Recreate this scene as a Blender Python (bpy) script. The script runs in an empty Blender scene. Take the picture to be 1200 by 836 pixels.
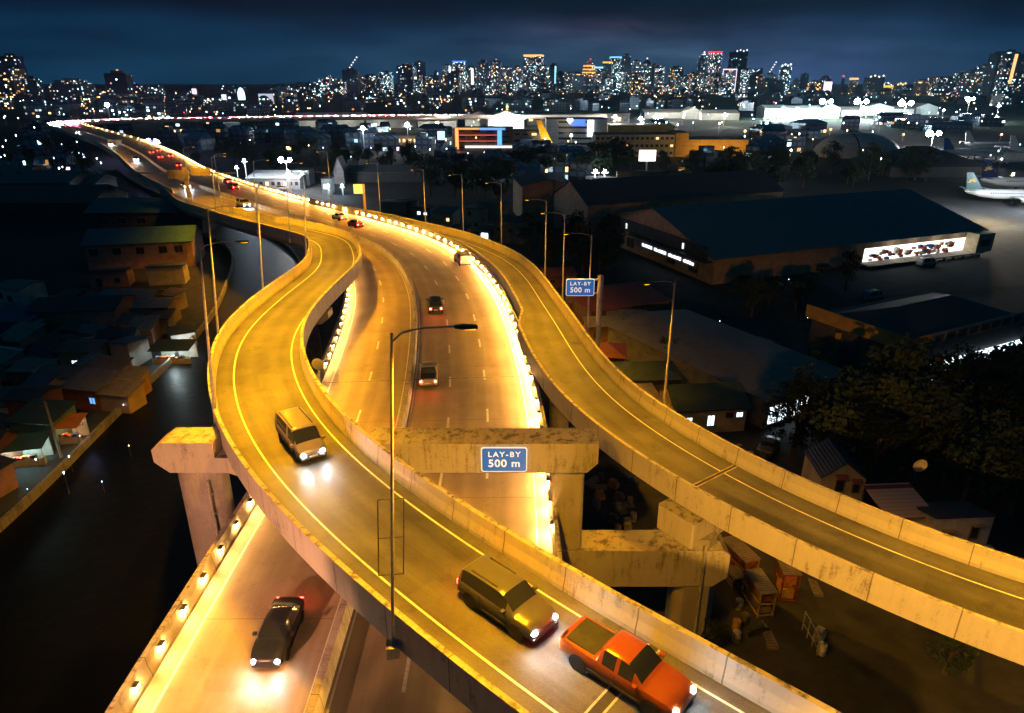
import bpy, bmesh, math, random
import numpy as np
from mathutils import Vector, Matrix
random.seed(7)
R = random.Random(11)
PI = math.pi
C = bpy.data.collections.new('place'); bpy.context.scene.collection.children.link(C)
sc = bpy.context.scene
H = 38.0; F = 800.0
TH = math.atan(323/800); SN, CS = math.sin(TH), math.cos(TH)

def at(px, py, z=0.0):
    u = (px-600)/F; v = (py-418)/F
    t = (H-z)/(SN+v*CS)
    return (u*t, (CS-v*SN)*t)
def atY(px, py, Y):
    u = (px-600)/F; v = (py-418)/F
    t = Y/(CS-v*SN)
    return (u*t, H-t*(SN+v*CS))

# ------------------------------------------------------------------ materials
class NT:
    def __init__(s, m):
        m.use_nodes = True; s.t = m.node_tree; s.n = s.t.nodes; s.l = s.t.links
    def node(s, kind, ins=None, **kw):
        n = s.n.new(kind)
        for k, v in kw.items(): setattr(n, k, v)
        for k, v in (ins or {}).items():
            if isinstance(v, bpy.types.NodeSocket): s.l.new(v, n.inputs[k])
            else: n.inputs[k].default_value = v
        return n
    def math(s, op, a, b=None, c=None, clamp=False):
        n = s.n.new('ShaderNodeMath'); n.operation = op; n.use_clamp = clamp
        for i, v in enumerate((a, b, c)):
            if v is None: continue
            if isinstance(v, bpy.types.NodeSocket): s.l.new(v, n.inputs[i])
            else: n.inputs[i].default_value = v
        return n.outputs[0]
    def mix(s, fac, a, b):
        n = s.n.new('ShaderNodeMix'); n.data_type = 'RGBA'
        for i, v in ((0, fac), (6, a), (7, b)):
            if isinstance(v, bpy.types.NodeSocket): s.l.new(v, n.inputs[i])
            else: n.inputs[i].default_value = v if i == 0 else (*v[:3], 1)
        return n.outputs[2]
    def ramp(s, fac, stops):
        n = s.n.new('ShaderNodeValToRGB'); e = n.color_ramp.elements
        while len(e) < len(stops): e.new(0.5)
        for el, (p, c) in zip(e, stops):
            el.position = p; el.color = (*c[:3], 1) if not isinstance(c, (int, float)) else (c, c, c, 1)
        s.l.new(fac, n.inputs[0]); return n.outputs[0]
    def noise(s, vec, scale, detail=5, rough=.6):
        return s.node('ShaderNodeTexNoise', {'Vector': vec, 'Scale': scale, 'Detail': detail, 'Roughness': rough}).outputs['Fac']
def new_mat(name):
    m = bpy.data.materials.new(name); t = NT(m)
    return m, t, t.n['Principled BSDF']
MATS = {}
def plain(name, c, rough=.6, metal=0., var=.25, scale=3., bump=0.):
    """a surface of one colour broken up by dirt and wear"""
    if name in MATS: return MATS[name]
    m, t, b = new_mat(name)
    co = t.node('ShaderNodeTexCoord').outputs['Object']
    n1 = t.noise(co, scale, 6); n2 = t.noise(co, scale*.17, 3)
    f = t.math('ADD', t.math('MULTIPLY', n1, .6), t.math('MULTIPLY', n2, .4))
    lo = tuple(x*(1-var*1.6) for x in c); hi = tuple(min(1, x*(1+var)) for x in c)
    col = t.ramp(f, [(.3, lo), (.7, hi)])
    t.l.new(col, b.inputs['Base Color'])
    b.inputs['Roughness'].default_value = rough; b.inputs['Metallic'].default_value = metal
    if bump:
        bm = t.node('ShaderNodeBump', {'Height': n1, 'Strength': bump, 'Distance': .05})
        t.l.new(bm.outputs[0], b.inputs['Normal'])
    MATS[name] = m; return m
def emit(name, c, s):
    if name in MATS: return MATS[name]
    m, t, b = new_mat(name)
    b.inputs['Base Color'].default_value = (.3, .3, .3, 1)
    b.inputs['Emission Color'].default_value = (*c, 1); b.inputs['Emission Strength'].default_value = s
    MATS[name] = m; return m
def concrete(name, base, dark, joints=0., moss=0., soil=.5):
    """weathered concrete: uv.x runs along the piece in metres, uv.y round its section"""
    m, t, b = new_mat(name)
    uv = t.node('ShaderNodeUVMap').outputs[0]
    ob = t.node('ShaderNodeTexCoord').outputs['Object']
    st = t.node('ShaderNodeMapping', {'Vector': uv, 'Scale': (2.6, .35, 1)}).outputs[0]
    streak = t.noise(st, 1.0, 6, .7)
    patch = t.noise(ob, .45, 5, .65); fine = t.noise(ob, 7, 6, .7)
    f = t.math('ADD', t.math('MULTIPLY', streak, soil), t.math('ADD', t.math('MULTIPLY', patch, .45), t.math('MULTIPLY', fine, .25)))
    col = t.ramp(f, [(.46, dark), (.61, base), (.88, tuple(min(1, x*1.18) for x in base))])
    if moss:
        mm = t.ramp(t.noise(ob, 1.6, 7, .75), [(.5, 0), (.62, 1)])
        geo = t.node('ShaderNodeNewGeometry'); sep = t.node('ShaderNodeSeparateXYZ', {0: geo.outputs['Normal']})
        up = t.math('MULTIPLY', t.math('GREATER_THAN', sep.outputs[2], .6), moss)
        col = t.mix(t.math('MULTIPLY', mm, up), col, tuple(x*.22 for x in base))
    if joints:
        su = t.node('ShaderNodeSeparateXYZ', {0: uv}).outputs[0]
        j = t.math('LESS_THAN', t.math('FRACT', t.math('DIVIDE', su, joints)), .05/joints*1.3)
        col = t.mix(t.math('MULTIPLY', j, .75), col, tuple(x*.2 for x in base))
    t.l.new(col, b.inputs['Base Color']); b.inputs['Roughness'].default_value = .85
    bm = t.node('ShaderNodeBump', {'Height': fine, 'Strength': .35, 'Distance': .03})
    t.l.new(bm.outputs[0], b.inputs['Normal'])
    MATS[name] = m; return m
def asphalt(name, c, slab=0., lane=3.5, off=0., k=1.):
    m, t, b = new_mat(name)
    uv = t.node('ShaderNodeUVMap').outputs[0]; ob = t.node('ShaderNodeTexCoord').outputs['Object']
    fine = t.noise(ob, 14, 6, .75); big = t.noise(ob, .22, 4, .6)
    stv = t.node('ShaderNodeMapping', {'Vector': uv, 'Scale': (.05, 1.3, 1)}).outputs[0]
    streak = t.noise(stv, 1.0, 5, .7)
    su = t.node('ShaderNodeSeparateXYZ', {0: uv})
    # rubber worn into two wheel tracks a lane
    ph = t.math('MULTIPLY', t.math('ADD', su.outputs[1], off), 4*PI/lane)
    trk = t.math('MULTIPLY', t.math('ADD', t.math('COSINE', ph), 1), .5)
    f = t.math('ADD', t.math('MULTIPLY', fine, .35), t.math('ADD', t.math('MULTIPLY', big, .4), t.math('MULTIPLY', streak, .3)))
    f = t.math('SUBTRACT', f, t.math('MULTIPLY', trk, .07))
    col = t.ramp(f, [(.36, tuple(x*(1-.58*k) for x in c)), (.5, c), (.64, tuple(x*(1+.75*k) for x in c))])
    stain = t.ramp(t.noise(ob, .8, 6, .7), [(.56, 0), (.66, 1)])
    col = t.mix(t.math('MULTIPLY', stain, .5*k), col, tuple(x*.4 for x in c))
    pt = t.node('ShaderNodeTexBrick', {'Vector': uv, 'Scale': .16, 'Mortar Size': .0, 'Color1': (0, 0, 0, 1), 'Color2': (1, 1, 1, 1)}, offset=.37)
    col = t.mix(t.math('MULTIPLY', t.math('GREATER_THAN', t.node('ShaderNodeSeparateColor', {0: pt.outputs[0]}).outputs[0], .86), .16*k), col, tuple(x*1.9 for x in c))
    if slab:
        j = t.math('LESS_THAN', t.math('FRACT', t.math('DIVIDE', su.outputs[0], slab)), .06/slab)
        col = t.mix(t.math('MULTIPLY', j, .6), col, tuple(x*.25 for x in c))
    t.l.new(col, b.inputs['Base Color'])
    t.l.new(t.math('ADD', t.math('MULTIPLY', streak, .3), .38), b.inputs['Roughness'])
    bm = t.node('ShaderNodeBump', {'Height': fine, 'Strength': .3, 'Distance': .02})
    t.l.new(bm.outputs[0], b.inputs['Normal'])
    MATS[name] = m; return m
def roofing(name, c, rust, pitch=.25, axis=0, rough=.55):
    """corrugated sheet with rusty patches"""
    if name in MATS: return MATS[name]
    m, t, b = new_mat(name)
    ob = t.node('ShaderNodeTexCoord').outputs['Object']
    sp = t.node('ShaderNodeSeparateXYZ', {0: ob})
    n = t.noise(ob, .5, 6, .7); f = t.noise(ob, 3, 5, .7)
    col = t.ramp(t.math('ADD', t.math('MULTIPLY', n, .65), t.math('MULTIPLY', f, .35)), [(.38, tuple(x*.6 for x in c)), (.52, c), (.66, rust)])
    w = t.math('SINE', t.math('MULTIPLY', sp.outputs[axis], 2*PI/pitch))
    bm = t.node('ShaderNodeBump', {'Height': w, 'Strength': .5, 'Distance': .04})
    t.l.new(bm.outputs[0], b.inputs['Normal']); t.l.new(col, b.inputs['Base Color'])
    b.inputs['Roughness'].default_value = rough
    MATS[name] = m; return m
def tower_mat(name, wall, cell=(4., 3.6), dens=.19, warm=.3, power=1.7, tint=None):
    """facade of a far tower: some of its windows are lit"""
    m, t, b = new_mat(name)
    co = t.node('ShaderNodeTexCoord'); sp = t.node('ShaderNodeSeparateXYZ', {0: co.outputs['Object']})
    rnd = t.node('ShaderNodeObjectInfo').outputs['Random']
    u = t.math('FLOOR', t.math('DIVIDE', t.math('ADD', sp.outputs[0], sp.outputs[1]), cell[0]))
    v = t.math('FLOOR', t.math('DIVIDE', sp.outputs[2], cell[1]))
    k = t.node('ShaderNodeCombineXYZ', {0: u, 1: v, 2: t.math('MULTIPLY', rnd, 37.)})
    wn = t.node('ShaderNodeTexWhiteNoise', {'Vector': k.outputs[0]}, noise_dimensions='3D')
    wc = t.node('ShaderNodeSeparateXYZ', {0: wn.outputs['Color']})
    # lit windows come in runs of floors and stacks
    cl = t.noise(k.outputs[0], .35, 2)
    lit = t.math('LESS_THAN', wn.outputs['Value'], t.math('MULTIPLY', t.math('POWER', cl, 2.), dens*3.6))
    fx = t.math('FRACT', t.math('DIVIDE', t.math('ADD', sp.outputs[0], sp.outputs[1]), cell[0]))
    fz = t.math('FRACT', t.math('DIVIDE', sp.outputs[2], cell[1]))
    inside = t.math('MULTIPLY', t.math('LESS_THAN', fx, .7), t.math('LESS_THAN', fz, .62))
    geo = t.node('ShaderNodeNewGeometry'); nz = t.node('ShaderNodeSeparateXYZ', {0: geo.outputs['Normal']}).outputs[2]
    side = t.math('LESS_THAN', t.math('ABSOLUTE', nz), .5)
    e = t.math('MULTIPLY', t.math('MULTIPLY', lit, inside), side)
    pal = [(0, (1, .45, .12)), (warm, (1, .66, .3)), (warm+.02, (.75, .95, 1)), (.93, (.45, .85, 1)), (1, (1, .2, .3))] if tint is None else [(0, tint), (1, tuple(min(1, x*1.2+.05) for x in tint))]
    pc = t.ramp(wc.outputs[1], pal)
    es = t.math('MULTIPLY', e, t.math('ADD', t.math('MULTIPLY', t.math('POWER', wc.outputs[2], 3.), power*4), power*.35))
    glass = t.mix(inside, tuple(min(.6, x*2.2) for x in wall), tuple(min(.7, x*4.5) for x in wall))
    t.l.new(glass, b.inputs['Base Color']); t.l.new(pc, b.inputs['Emission Color']); t.l.new(es, b.inputs['Emission Strength'])
    b.inputs['Roughness'].default_value = .25; b.inputs['Metallic'].default_value = .65
    MATS[name] = m; return m

CONC = concrete('weathered_concrete', (.40, .37, .33), (.13, .115, .095), moss=.9, soil=.58)
CONC_P = concrete('parapet_concrete', (.42, .39, .34), (.10, .088, .07), joints=4., moss=.95, soil=.62)
CONC_M = concrete('median_concrete', (.55, .5, .42), (.26, .23, .19), joints=6., moss=.4)
CONC_S = concrete('smooth_concrete', (.42, .39, .36), (.27, .25, .23), moss=.6, soil=.25)
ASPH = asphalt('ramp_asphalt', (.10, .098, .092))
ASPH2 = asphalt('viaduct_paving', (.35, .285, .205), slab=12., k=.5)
PAINT = plain('worn_road_paint', (.84, .82, .76), .6, var=.22, scale=5)
STEEL = plain('galvanised_steel', (.42, .41, .39), .5, .2, scale=4)
DSTEEL = plain('dark_steel', (.08, .08, .085), .5, .5)
RUBBER = plain('black_rubber', (.02, .02, .02), .8)
GLASS = plain('dark_glass', (.02, .025, .03), .08, var=.05)
SOD = (1., .43, .006)
WARM = (1., .62, .25)

# ------------------------------------------------------------------ mesh building
class MB:
    def __init__(s): s.v = []; s.f = []; s.uv = []
    def add(s, vs, fs, uvs=None):
        o = len(s.v); s.v += [tuple(map(float, x)) for x in vs]
        for i, f in enumerate(fs):
            s.f.append([o+k for k in f]); s.uv.append(uvs[i] if uvs else None)
    def box(s, x0, x1, y0, y1, z0, z1):
        s.hexa([(x0, y0, z0), (x1, y0, z0), (x1, y1, z0), (x0, y1, z0), (x0, y0, z1), (x1, y0, z1), (x1, y1, z1), (x0, y1, z1)])
        return s
    def hexa(s, p):
        s.add(p, [(3, 2, 1, 0), (4, 5, 6, 7), (0, 1, 5, 4), (1, 2, 6, 5), (2, 3, 7, 6), (3, 0, 4, 7)]); return s
    def prism(s, poly, z0, z1):
        n = len(poly)
        s.add([(x, y, z0) for x, y in poly]+[(x, y, z1) for x, y in poly],
              [tuple(range(n))[::-1], tuple(range(n, 2*n))]+[(i, (i+1) % n, n+(i+1) % n, n+i) for i in range(n)]); return s
    def loft(s, rings, cap=True, closed=True):
        n = len(rings[0]); vs = [p for r in rings for p in r]; fs = []
        for a in range(len(rings)-1):
            for i in range(n if closed else n-1):
                j = (i+1) % n
                fs.append((a*n+i, a*n+j, (a+1)*n+j, (a+1)*n+i))
        if cap:
            fs.append(tuple(range(n))[::-1]); k = (len(rings)-1)*n; fs.append(tuple(range(k, k+n)))
        s.add(vs, fs); return s
    def tube(s, p, q, r0, r1=None, n=8):
        p = Vector(p); q = Vector(q); d = (q-p).normalized(); r1 = r0 if r1 is None else r1
        a = d.orthogonal().normalized(); b = d.cross(a)
        s.loft([[tuple(c+(a*math.cos(2*PI*i/n)+b*math.sin(2*PI*i/n))*r) for i in range(n)] for c, r in ((p, r0), (q, r1))]); return s
    def lathe(s, prof, c=(0, 0, 0), n=12):
        s.loft([[(c[0]+r*math.cos(2*PI*i/n), c[1]+r*math.sin(2*PI*i/n), c[2]+z) for i in range(n)] for r, z in prof]); return s
    def ball(s, c, r, n=8, m=5, sz=1.):
        return s.lathe([(max(r*math.sin(PI*k/m), r*.05), -r*sz*math.cos(PI*k/m)) for k in range(m+1)], c, n)
    def build(s, name, mat, parent=None, world=False, smooth=False):
        me = bpy.data.meshes.new(name); me.from_pydata(s.v, [], s.f)
        u = me.uv_layers.new(name='UVMap'); k = 0
        if True:
            co = []
            for f, w in zip(s.f, s.uv):
                if w: co += [c for p in w for c in p]
                else:
                    ps = [s.v[i] for i in f]; nx = 0; ny = 0; nz = 0
                    for i in range(len(ps)):
                        a = ps[i]; b = ps[(i+1) % len(ps)]
                        nx += (a[1]-b[1])*(a[2]+b[2]); ny += (a[2]-b[2])*(a[0]+b[0]); nz += (a[0]-b[0])*(a[1]+b[1])
                    ax = max(range(3), key=lambda q: abs((nx, ny, nz)[q]))
                    for p in ps: co += [p[1], p[2]] if ax == 0 else [p[0], p[2]] if ax == 1 else [p[0], p[1]]
            u.data.foreach_set('uv', co)
        bm = bmesh.new(); bm.from_mesh(me); bmesh.ops.delete(bm, geom=[v for v in bm.verts if not v.link_faces], context='VERTS'); bmesh.ops.recalc_face_normals(bm, faces=bm.faces); bm.to_mesh(me); bm.free()
        if smooth:
            me.polygons.foreach_set('use_smooth', [True]*len(me.polygons))
            try: me.set_sharp_from_angle(angle=math.radians(40))
            except Exception: pass
        me.materials.append(mat)
        o = bpy.data.objects.new(name, me); C.objects.link(o)
        if parent:
            o.parent = parent
            if world: o.location = -root_loc(parent)
        return o
def root_loc(o):
    v = Vector((0, 0, 0))
    while o: v = v+o.location; o = o.parent
    return v
def tag(o, label=None, cat=None, group=None, kind=None):
    if label: o['label'] = label
    if cat: o['category'] = cat
    if group: o['group'] = group
    if kind: o['kind'] = kind
    return o
def thing(name, label, cat, loc=(0, 0, 0), rz=0., group=None):
    o = bpy.data.objects.new(name, None); C.objects.link(o); o.empty_display_size = .3
    o.location = loc; o.rotation_euler = (0, 0, rz); return tag(o, label, cat, group)
def kids(o): return [c for c in KID.get(o.name, [])]
KID = {}
def index_children():
    KID.clear()
    for o in bpy.data.objects:
        if o.parent: KID.setdefault(o.parent.name, []).append(o)
def dup(root, loc, rz=0., label=None, group=None, scale=None):
    r = root.copy(); C.objects.link(r); r.location = loc; r.rotation_euler = (0, 0, rz)
    if label: r['label'] = label
    if group: r['group'] = group
    if scale: r.scale = (scale,)*3 if not isinstance(scale, tuple) else scale
    for ch in KID.get(root.name, []):
        c = ch.copy(); C.objects.link(c); c.parent = r
        for g in KID.get(ch.name, []):
            d = g.copy(); C.objects.link(d); d.parent = c
    return r
def light(name, kind, loc, power, col, parent=None, size=.3, spot=None, to=None, blend=.7):
    l = bpy.data.lights.new(name, kind); l.energy = power; l.color = col
    l.shadow_soft_size = size
    if spot: l.spot_size = math.radians(spot); l.spot_blend = blend
    o = bpy.data.objects.new(name, l); C.objects.link(o); o.location = loc
    if to is not None: o.rotation_euler = (Vector(to)-Vector(loc)).to_track_quat('-Z', 'Y').to_euler()
    if parent: o.parent = parent
    return o
ORD = ['first', 'second', 'third', 'fourth', 'fifth', 'sixth', 'seventh', 'eighth', 'ninth', 'tenth', 'eleventh', 'twelfth', 'thirteenth', 'fourteenth', 'fifteenth', 'sixteenth', 'seventeenth', 'eighteenth', 'nineteenth', 'twentieth']

# ------------------------------------------------------------------ paths
def catmull(pts, n=14):
    p = [np.array(q, float) for q in pts]; out = []
    for i in range(len(p)-1):
        a, b, c, d = p[max(i-1, 0)], p[i], p[i+1], p[min(i+2, len(p)-1)]
        for k in range(n):
            t = k/n
            out.append(.5*(2*b+(c-a)*t+(2*a-5*b+4*c-d)*t*t+(3*b-a-3*c+d)*t**3))
    out.append(p[-1]); return np.array(out)
def resample(P, step):
    s = np.r_[0, np.cumsum(np.hypot(*np.diff(P[:, :2], axis=0).T))]
    n = max(2, int(s[-1]/step)+1); q = np.linspace(0, s[-1], n)
    return np.stack([np.interp(q, s, P[:, k]) for k in range(P.shape[1])], 1)
def smooth(P, k):
    if k < 2: return P
    ker = np.ones(2*k+1)/(2*k+1); out = P.copy()
    for c in range(P.shape[1]):
        e = np.r_[2*P[0, c]-P[k:0:-1, c], P[:, c], 2*P[-1, c]-P[-2:-k-2:-1, c]]
        out[:, c] = np.convolve(e, ker, 'valid')
    return out
class Path:
    """centre line with z; left normal points to the left of travel"""
    def __init__(s, P):
        s.P = P; d = np.gradient(P[:, :2], axis=0); d /= np.hypot(*d.T)[:, None]
        s.T = d; s.N = np.stack([-d[:, 1], d[:, 0]], 1)
        s.s = np.r_[0, np.cumsum(np.hypot(*np.diff(P[:, :2], axis=0).T))]
    def off(s, d, dz=0.):
        d = np.broadcast_to(d, (len(s.P),))
        return np.c_[s.P[:, :2]+s.N*d[:, None], s.P[:, 2]+dz]
    def point(s, q, d=0., dz=0.):
        x = [float(np.interp(q, s.s, s.P[:, k])) for k in range(3)]
        n = [float(np.interp(q, s.s, s.N[:, k])) for k in range(2)]
        return Vector((x[0]+n[0]*d, x[1]+n[1]*d, x[2]+dz))
    def heading(s, q):
        return math.atan2(float(np.interp(q, s.s, s.T[:, 1])), float(np.interp(q, s.s, s.T[:, 0])))
    def near(s, x, y):
        return float(s.s[np.argmin((s.P[:, 0]-x)**2+(s.P[:, 1]-y)**2)])
    def cut(s, a, b):
        return np.where((s.s >= a) & (s.s <= b))[0]
def sweep(path, prof, closed=True, sel=None, cap=True):
    """prof: (offset (number or array), dz) pairs; uv in metres"""
    idx = np.arange(len(path.P)) if sel is None else sel
    lines = [path.off(d, z)[idx] for d, z in prof]; n = len(lines); ss = path.s[idx]
    per = [0.]
    for a in range(n): per.append(per[-1]+float(np.linalg.norm(lines[a][len(idx)//2]-lines[(a+1) % n][len(idx)//2])))
    mb = MB(); vs = [lines[k][i] for i in range(len(idx)) for k in range(n)]; fs = []; uv = []
    for i in range(len(idx)-1):
        for k in range(n if closed else n-1):
            j = (k+1) % n
            fs.append((i*n+k, i*n+j, (i+1)*n+j, (i+1)*n+k))
            uv.append(((ss[i], per[k]), (ss[i], per[k+1]), (ss[i+1], per[k+1]), (ss[i+1], per[k])))
    if closed and cap:
        fs.append(tuple(range(n))[::-1]); uv.append(None); b = (len(idx)-1)*n; fs.append(tuple(range(b, b+n))); uv.append(None)
    mb.add(vs, fs, uv); return mb
def strip(path, d, w, dz, a=None, b=None):
    sel = path.cut(a if a is not None else -1, b if b is not None else 1e9)
    return sweep(path, [(np.asarray(d)+w/2, dz), (np.asarray(d)-w/2, dz)], closed=False, sel=sel)
def parapet_prof(d, side, h=1.3, drop=.55, t=.42):
    """d: offset of the outer face; side=+1 if the road lies to the right (smaller offset)"""
    k = -side
    return [(d, -drop), (d, h), (d+k*.26, h), (d+k*.30, .75), (d+k*t, .25), (d+k*(t+.02), -drop)]

# ------------------------------------------------------------------ the roads
Z0 = 10.0
main = Path(np.c_[(lambda q: np.c_[q, np.full(len(q), Z0)])(smooth(resample(catmull([(-9.3, -30), (-9.3, 10), (-9.4, 30), (-9.5, 50.7), (-10.7, 68), (-12.7, 85), (-15, 97), (-19, 110.5), (-24, 121), (-29.5, 129), (-36.8, 138), (-45.6, 147.8), (-59.4, 163), (-75.5, 181.5), (-93, 203), (-111, 227), (-128, 253), (-152, 290), (-195, 350), (-255, 425), (-298, 480), (-316, 512), (-300, 544), (-262, 563), (-215, 578), (-142, 600), (-51, 617), (80, 628)]), 1.5), 3))])
def main_off(x, y):
    i = int(np.argmin((main.P[:, 0]-x)**2+(main.P[:, 1]-y)**2))
    return (x-main.P[i, 0])*main.N[i, 0]+(y-main.P[i, 1])*main.N[i, 1]
MR, ML = -12.0, 8.8
Z_L = lambda y: float(np.interp(y, [0, 45, 60, 80, 100, 115, 129, 150, 172, 190], [16, 16, 15.6, 15, 13.9, 12.9, 12.1, 10.9, 10.1, 10.02]))
Z_R = lambda y: float(np.interp(y, [20, 30, 45, 70, 90, 105, 120, 140], [11.2, 11.4, 12, 12, 11.5, 10.8, 10.25, 10.02]))
def lift(pts, zf, up=1.3):
    out = []
    for px, py in pts:
        z = zf(60)
        for _ in range(12): x, y = at(px, py, z+up); z = .5*z+.5*zf(y)
        out.append((x, y, z))
    return out
LL = [(608, 836), (534, 774), (467, 723.5), (400, 669), (352, 621), (315, 593), (280, 556), (265, 530), (250, 494), (241, 454), (240.5, 424), (246, 401), (268, 370), (301, 344), (355, 310), (366, 290), (364, 280), (355.5, 274), (340, 269), (310, 262), (277, 255), (240, 244)]
RL = [(964, 836), (880, 787), (799, 745), (735, 708), (668, 664), (601, 624), (540, 588), (490, 556), (443, 512), (400, 478), (375, 454), (360, 424), (353, 390), (358, 370), (375, 350), (400, 320), (417, 307), (421, 294), (416, 284), (402, 274), (377, 265), (352, 259)]
LR = [(1189, 742), (1144, 724), (1105, 709), (1067, 693), (1033, 680), (994, 662), (950, 642), (914, 628), (873, 606), (840, 587), (799, 564.5), (777, 551.5), (754, 538), (727, 519), (700, 502), (677, 482), (659, 466), (644, 449), (632, 434), (622, 415), (610, 394), (598.5, 365), (587, 340), (579, 322), (567, 306)]
RR = [(1200, 660), (1142, 638), (1100, 623), (1067, 612), (1040, 604), (1001, 587), (960, 572), (915, 550), (882, 535), (850, 520), (804, 492), (777, 474), (760, 464), (743, 452), (727, 437), (711, 420), (685, 383), (667, 357), (650, 340), (640, 323), (626, 309), (601, 292), (577, 283), (557, 274), (527, 267), (495, 260), (440, 247)]
def ramp_path(Lp, Rp, zf, w, pre, post, guide):
    a = resample(catmull(lift(Lp, zf)), 1.); b = resample(catmull(lift(Rp, zf)), 1.)
    g = a if guide == 'L' else b; o = b if guide == 'L' else a; sg = -1 if guide == 'L' else 1
    d = np.gradient(g[:, :2], axis=0); d /= np.hypot(*d.T)[:, None]; N = np.stack([-d[:, 1], d[:, 0]], 1)
    c = g[:, :2]+sg*N*w/2; out = []
    for i in range(len(g)):
        dist = np.hypot(o[:, 0]-g[i, 0], o[:, 1]-g[i, 1]); j = dist.argmin()
        if dist[j] < w*1.25 and 0 < j < len(o)-1 and dist[j] > w*.8: out.append((g[i, :2]+o[j, :2])/2)
        else: out.append(c[i])
    P = np.array(out); P = np.r_[np.array(pre), P, np.array(post)] if len(pre) else np.r_[P, np.array(post)]
    P = smooth(resample(P, 1.), 6); P = smooth(P, 4)
    z = np.array([zf(y) for y in P[:, 1]])
    P = np.c_[P, z]; P[:, 2] = smooth(P[:, 2:3], 6)[:, 0]
    return Path(P)
WL, WR = 7.5, 6.9
left_ramp = ramp_path(LL, RL, Z_L, WL, [(15, 9.5), (9, 15.2)], [tuple(main.point(main.near(-68, 172), 10.6)[:2]), tuple(main.point(main.near(-80, 188), 7.6)[:2]), tuple(main.point(main.near(-92, 203), 5.2)[:2])], 'L')
right_ramp = ramp_path(LR, RR, Z_R, WR, [(42, 19.5), (36, 24.0)], [tuple(main.point(main.near(-45, 148), -9.2)[:2]), tuple(main.point(main.near(-58, 162), -8.6)[:2])], 'R')
def clipped(path, w, side, lim):
    """outer offset of one side, held clear of the main carriageway"""
    out = []
    for i in range(len(path.P)):
        d = w/2
        while d > -w/2:
            x, y = path.P[i, :2]+path.N[i]*side*d
            m = main_off(x, y)
            ok = (m < lim) if side > 0 else (m > lim)
            if ok or path.P[i, 2] > 11.9: break
            d -= .1
        out.append(side*d)
    return smooth(np.array(out)[:, None], 2)[:, 0]
LRr = clipped(left_ramp, WL, -1, ML+.05)     # right edge of the curved ramp
RRl = clipped(right_ramp, WR, 1, MR-.55)     # left edge of the straight ramp
def viaduct(name, label, path, dl, dr, girder, ranges, cat='flyover', mat=None, extra=0):
    t = thing(name, label, cat, tuple(path.P[10]))
    dl = np.broadcast_to(np.asarray(dl, float), (len(path.P),)); dr = np.broadcast_to(np.asarray(dr, float), (len(path.P),))
    mid = (dl+dr)/2; hw = np.maximum((dl-dr)/2, .3)
    sweep(path, [(dl-.02, -.05), (dl-.02, -.5), (mid+hw*.62, -.75), (mid+hw*.5, -girder), (mid-hw*.5, -girder), (mid-hw*.62, -.75), (dr+.02, -.5), (dr+.02, -.05)], True).build('deck', CONC_S, t, True)
    for side, d, rg in ((1, dl, ranges[0]), (-1, dr, ranges[1])):
        for a, b in rg:
            sel = path.cut(a, b)
            sweep(path, parapet_prof(d, side), True, sel).build('parapet', mat or CONC_P, t, True)
    return t
SM = main.s
s_end = main.s[-1]
far_join = main.near(-84, 192)
ramp_join = main.near(-46, 148)
main_thing = viaduct('expressway_viaduct', 'long main expressway viaduct curving away beneath both ramps, small lamps along its parapets', main, ML+.42, MR-.42, 2.0,
    ([(0, main.near(-36.8, 138)), (far_join, s_end)], [(0, s_end)]), cat='viaduct')
sweep(main, [(.34, -.02), (.3, .5), (.2, 1.0), (-.2, 1.0), (-.3, .5), (-.34, -.02)], True).build('median_barrier', CONC_M, main_thing, True)
lt = viaduct('ramp_flyover', 'high curved ramp flyover swinging left then over the expressway to the lower right', left_ramp, WL/2, LRr, 2.0,
    ([(0, left_ramp.s[-1])], [(0, left_ramp.near(-60, 156))]))
rt = viaduct('ramp_flyover', 'single lane ramp flyover descending to the right edge past the houses', right_ramp, RRl, -WR/2, 1.8,
    ([(0, right_ramp.near(-12, 121))], [(0, right_ramp.s[-1])]))
# running surfaces (structure) with their paint as children
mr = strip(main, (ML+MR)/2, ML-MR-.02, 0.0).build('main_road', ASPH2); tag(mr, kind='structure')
lr = sweep(left_ramp, [(np.full(len(left_ramp.P), WL/2-.4), .01), (LRr+.4, .01)], False).build('ramp_road', ASPH); tag(lr, kind='structure')
rr = sweep(right_ramp, [(RRl-.4, .01), (np.full(len(right_ramp.P), -WR/2+.4), .01)], False).build('ramp_road', ASPH); tag(rr, kind='structure')
def line(path, d, w, dz, parent, a=None, b=None):
    return strip(path, d, w, dz, a, b).build('edge_line', PAINT, parent)
def dashes(path, d, dz, parent, a, b, dash=3., gap=6., w=.2):
    mb = MB(); q = a
    while q < b:
        m = strip(path, d, w, dz, q, q+dash) if len(path.cut(q, q+dash)) > 1 else None
        if m: mb.add(m.v, m.f, m.uv)
        q += dash+gap
    return mb.build('lane_line', PAINT, parent)
fine_main = Path(resample(main.P[:int(len(main.P)*.62)], .5))
for d in (-.75, MR+.75+.9): pass
line(main, .55, .12, .006, mr, 0, main.near(-195, 350)); line(main, -.55, .12, .006, mr, 0, main.near(-195, 350))
line(main, ML-.95, .15, .006, mr, 0, main.near(-36, 138)); line(main, MR+.95, .15, .006, mr)
dashes(fine_main, 4.1, .006, mr, 3, main.near(-152, 290)); dashes(fine_main, -4.0, .006, mr, 1, main.near(-152, 290)); dashes(fine_main, -7.5, .006, mr, 2.5, main.near(-152, 290))
line(left_ramp, WL/2-1.75, .12, .016, lr, 0, left_ramp.near(-60, 150)); line(left_ramp, -WL/2+1.15, .12, .016, lr, 0, left_ramp.near(*at(372, 264, 12.5)))
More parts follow.
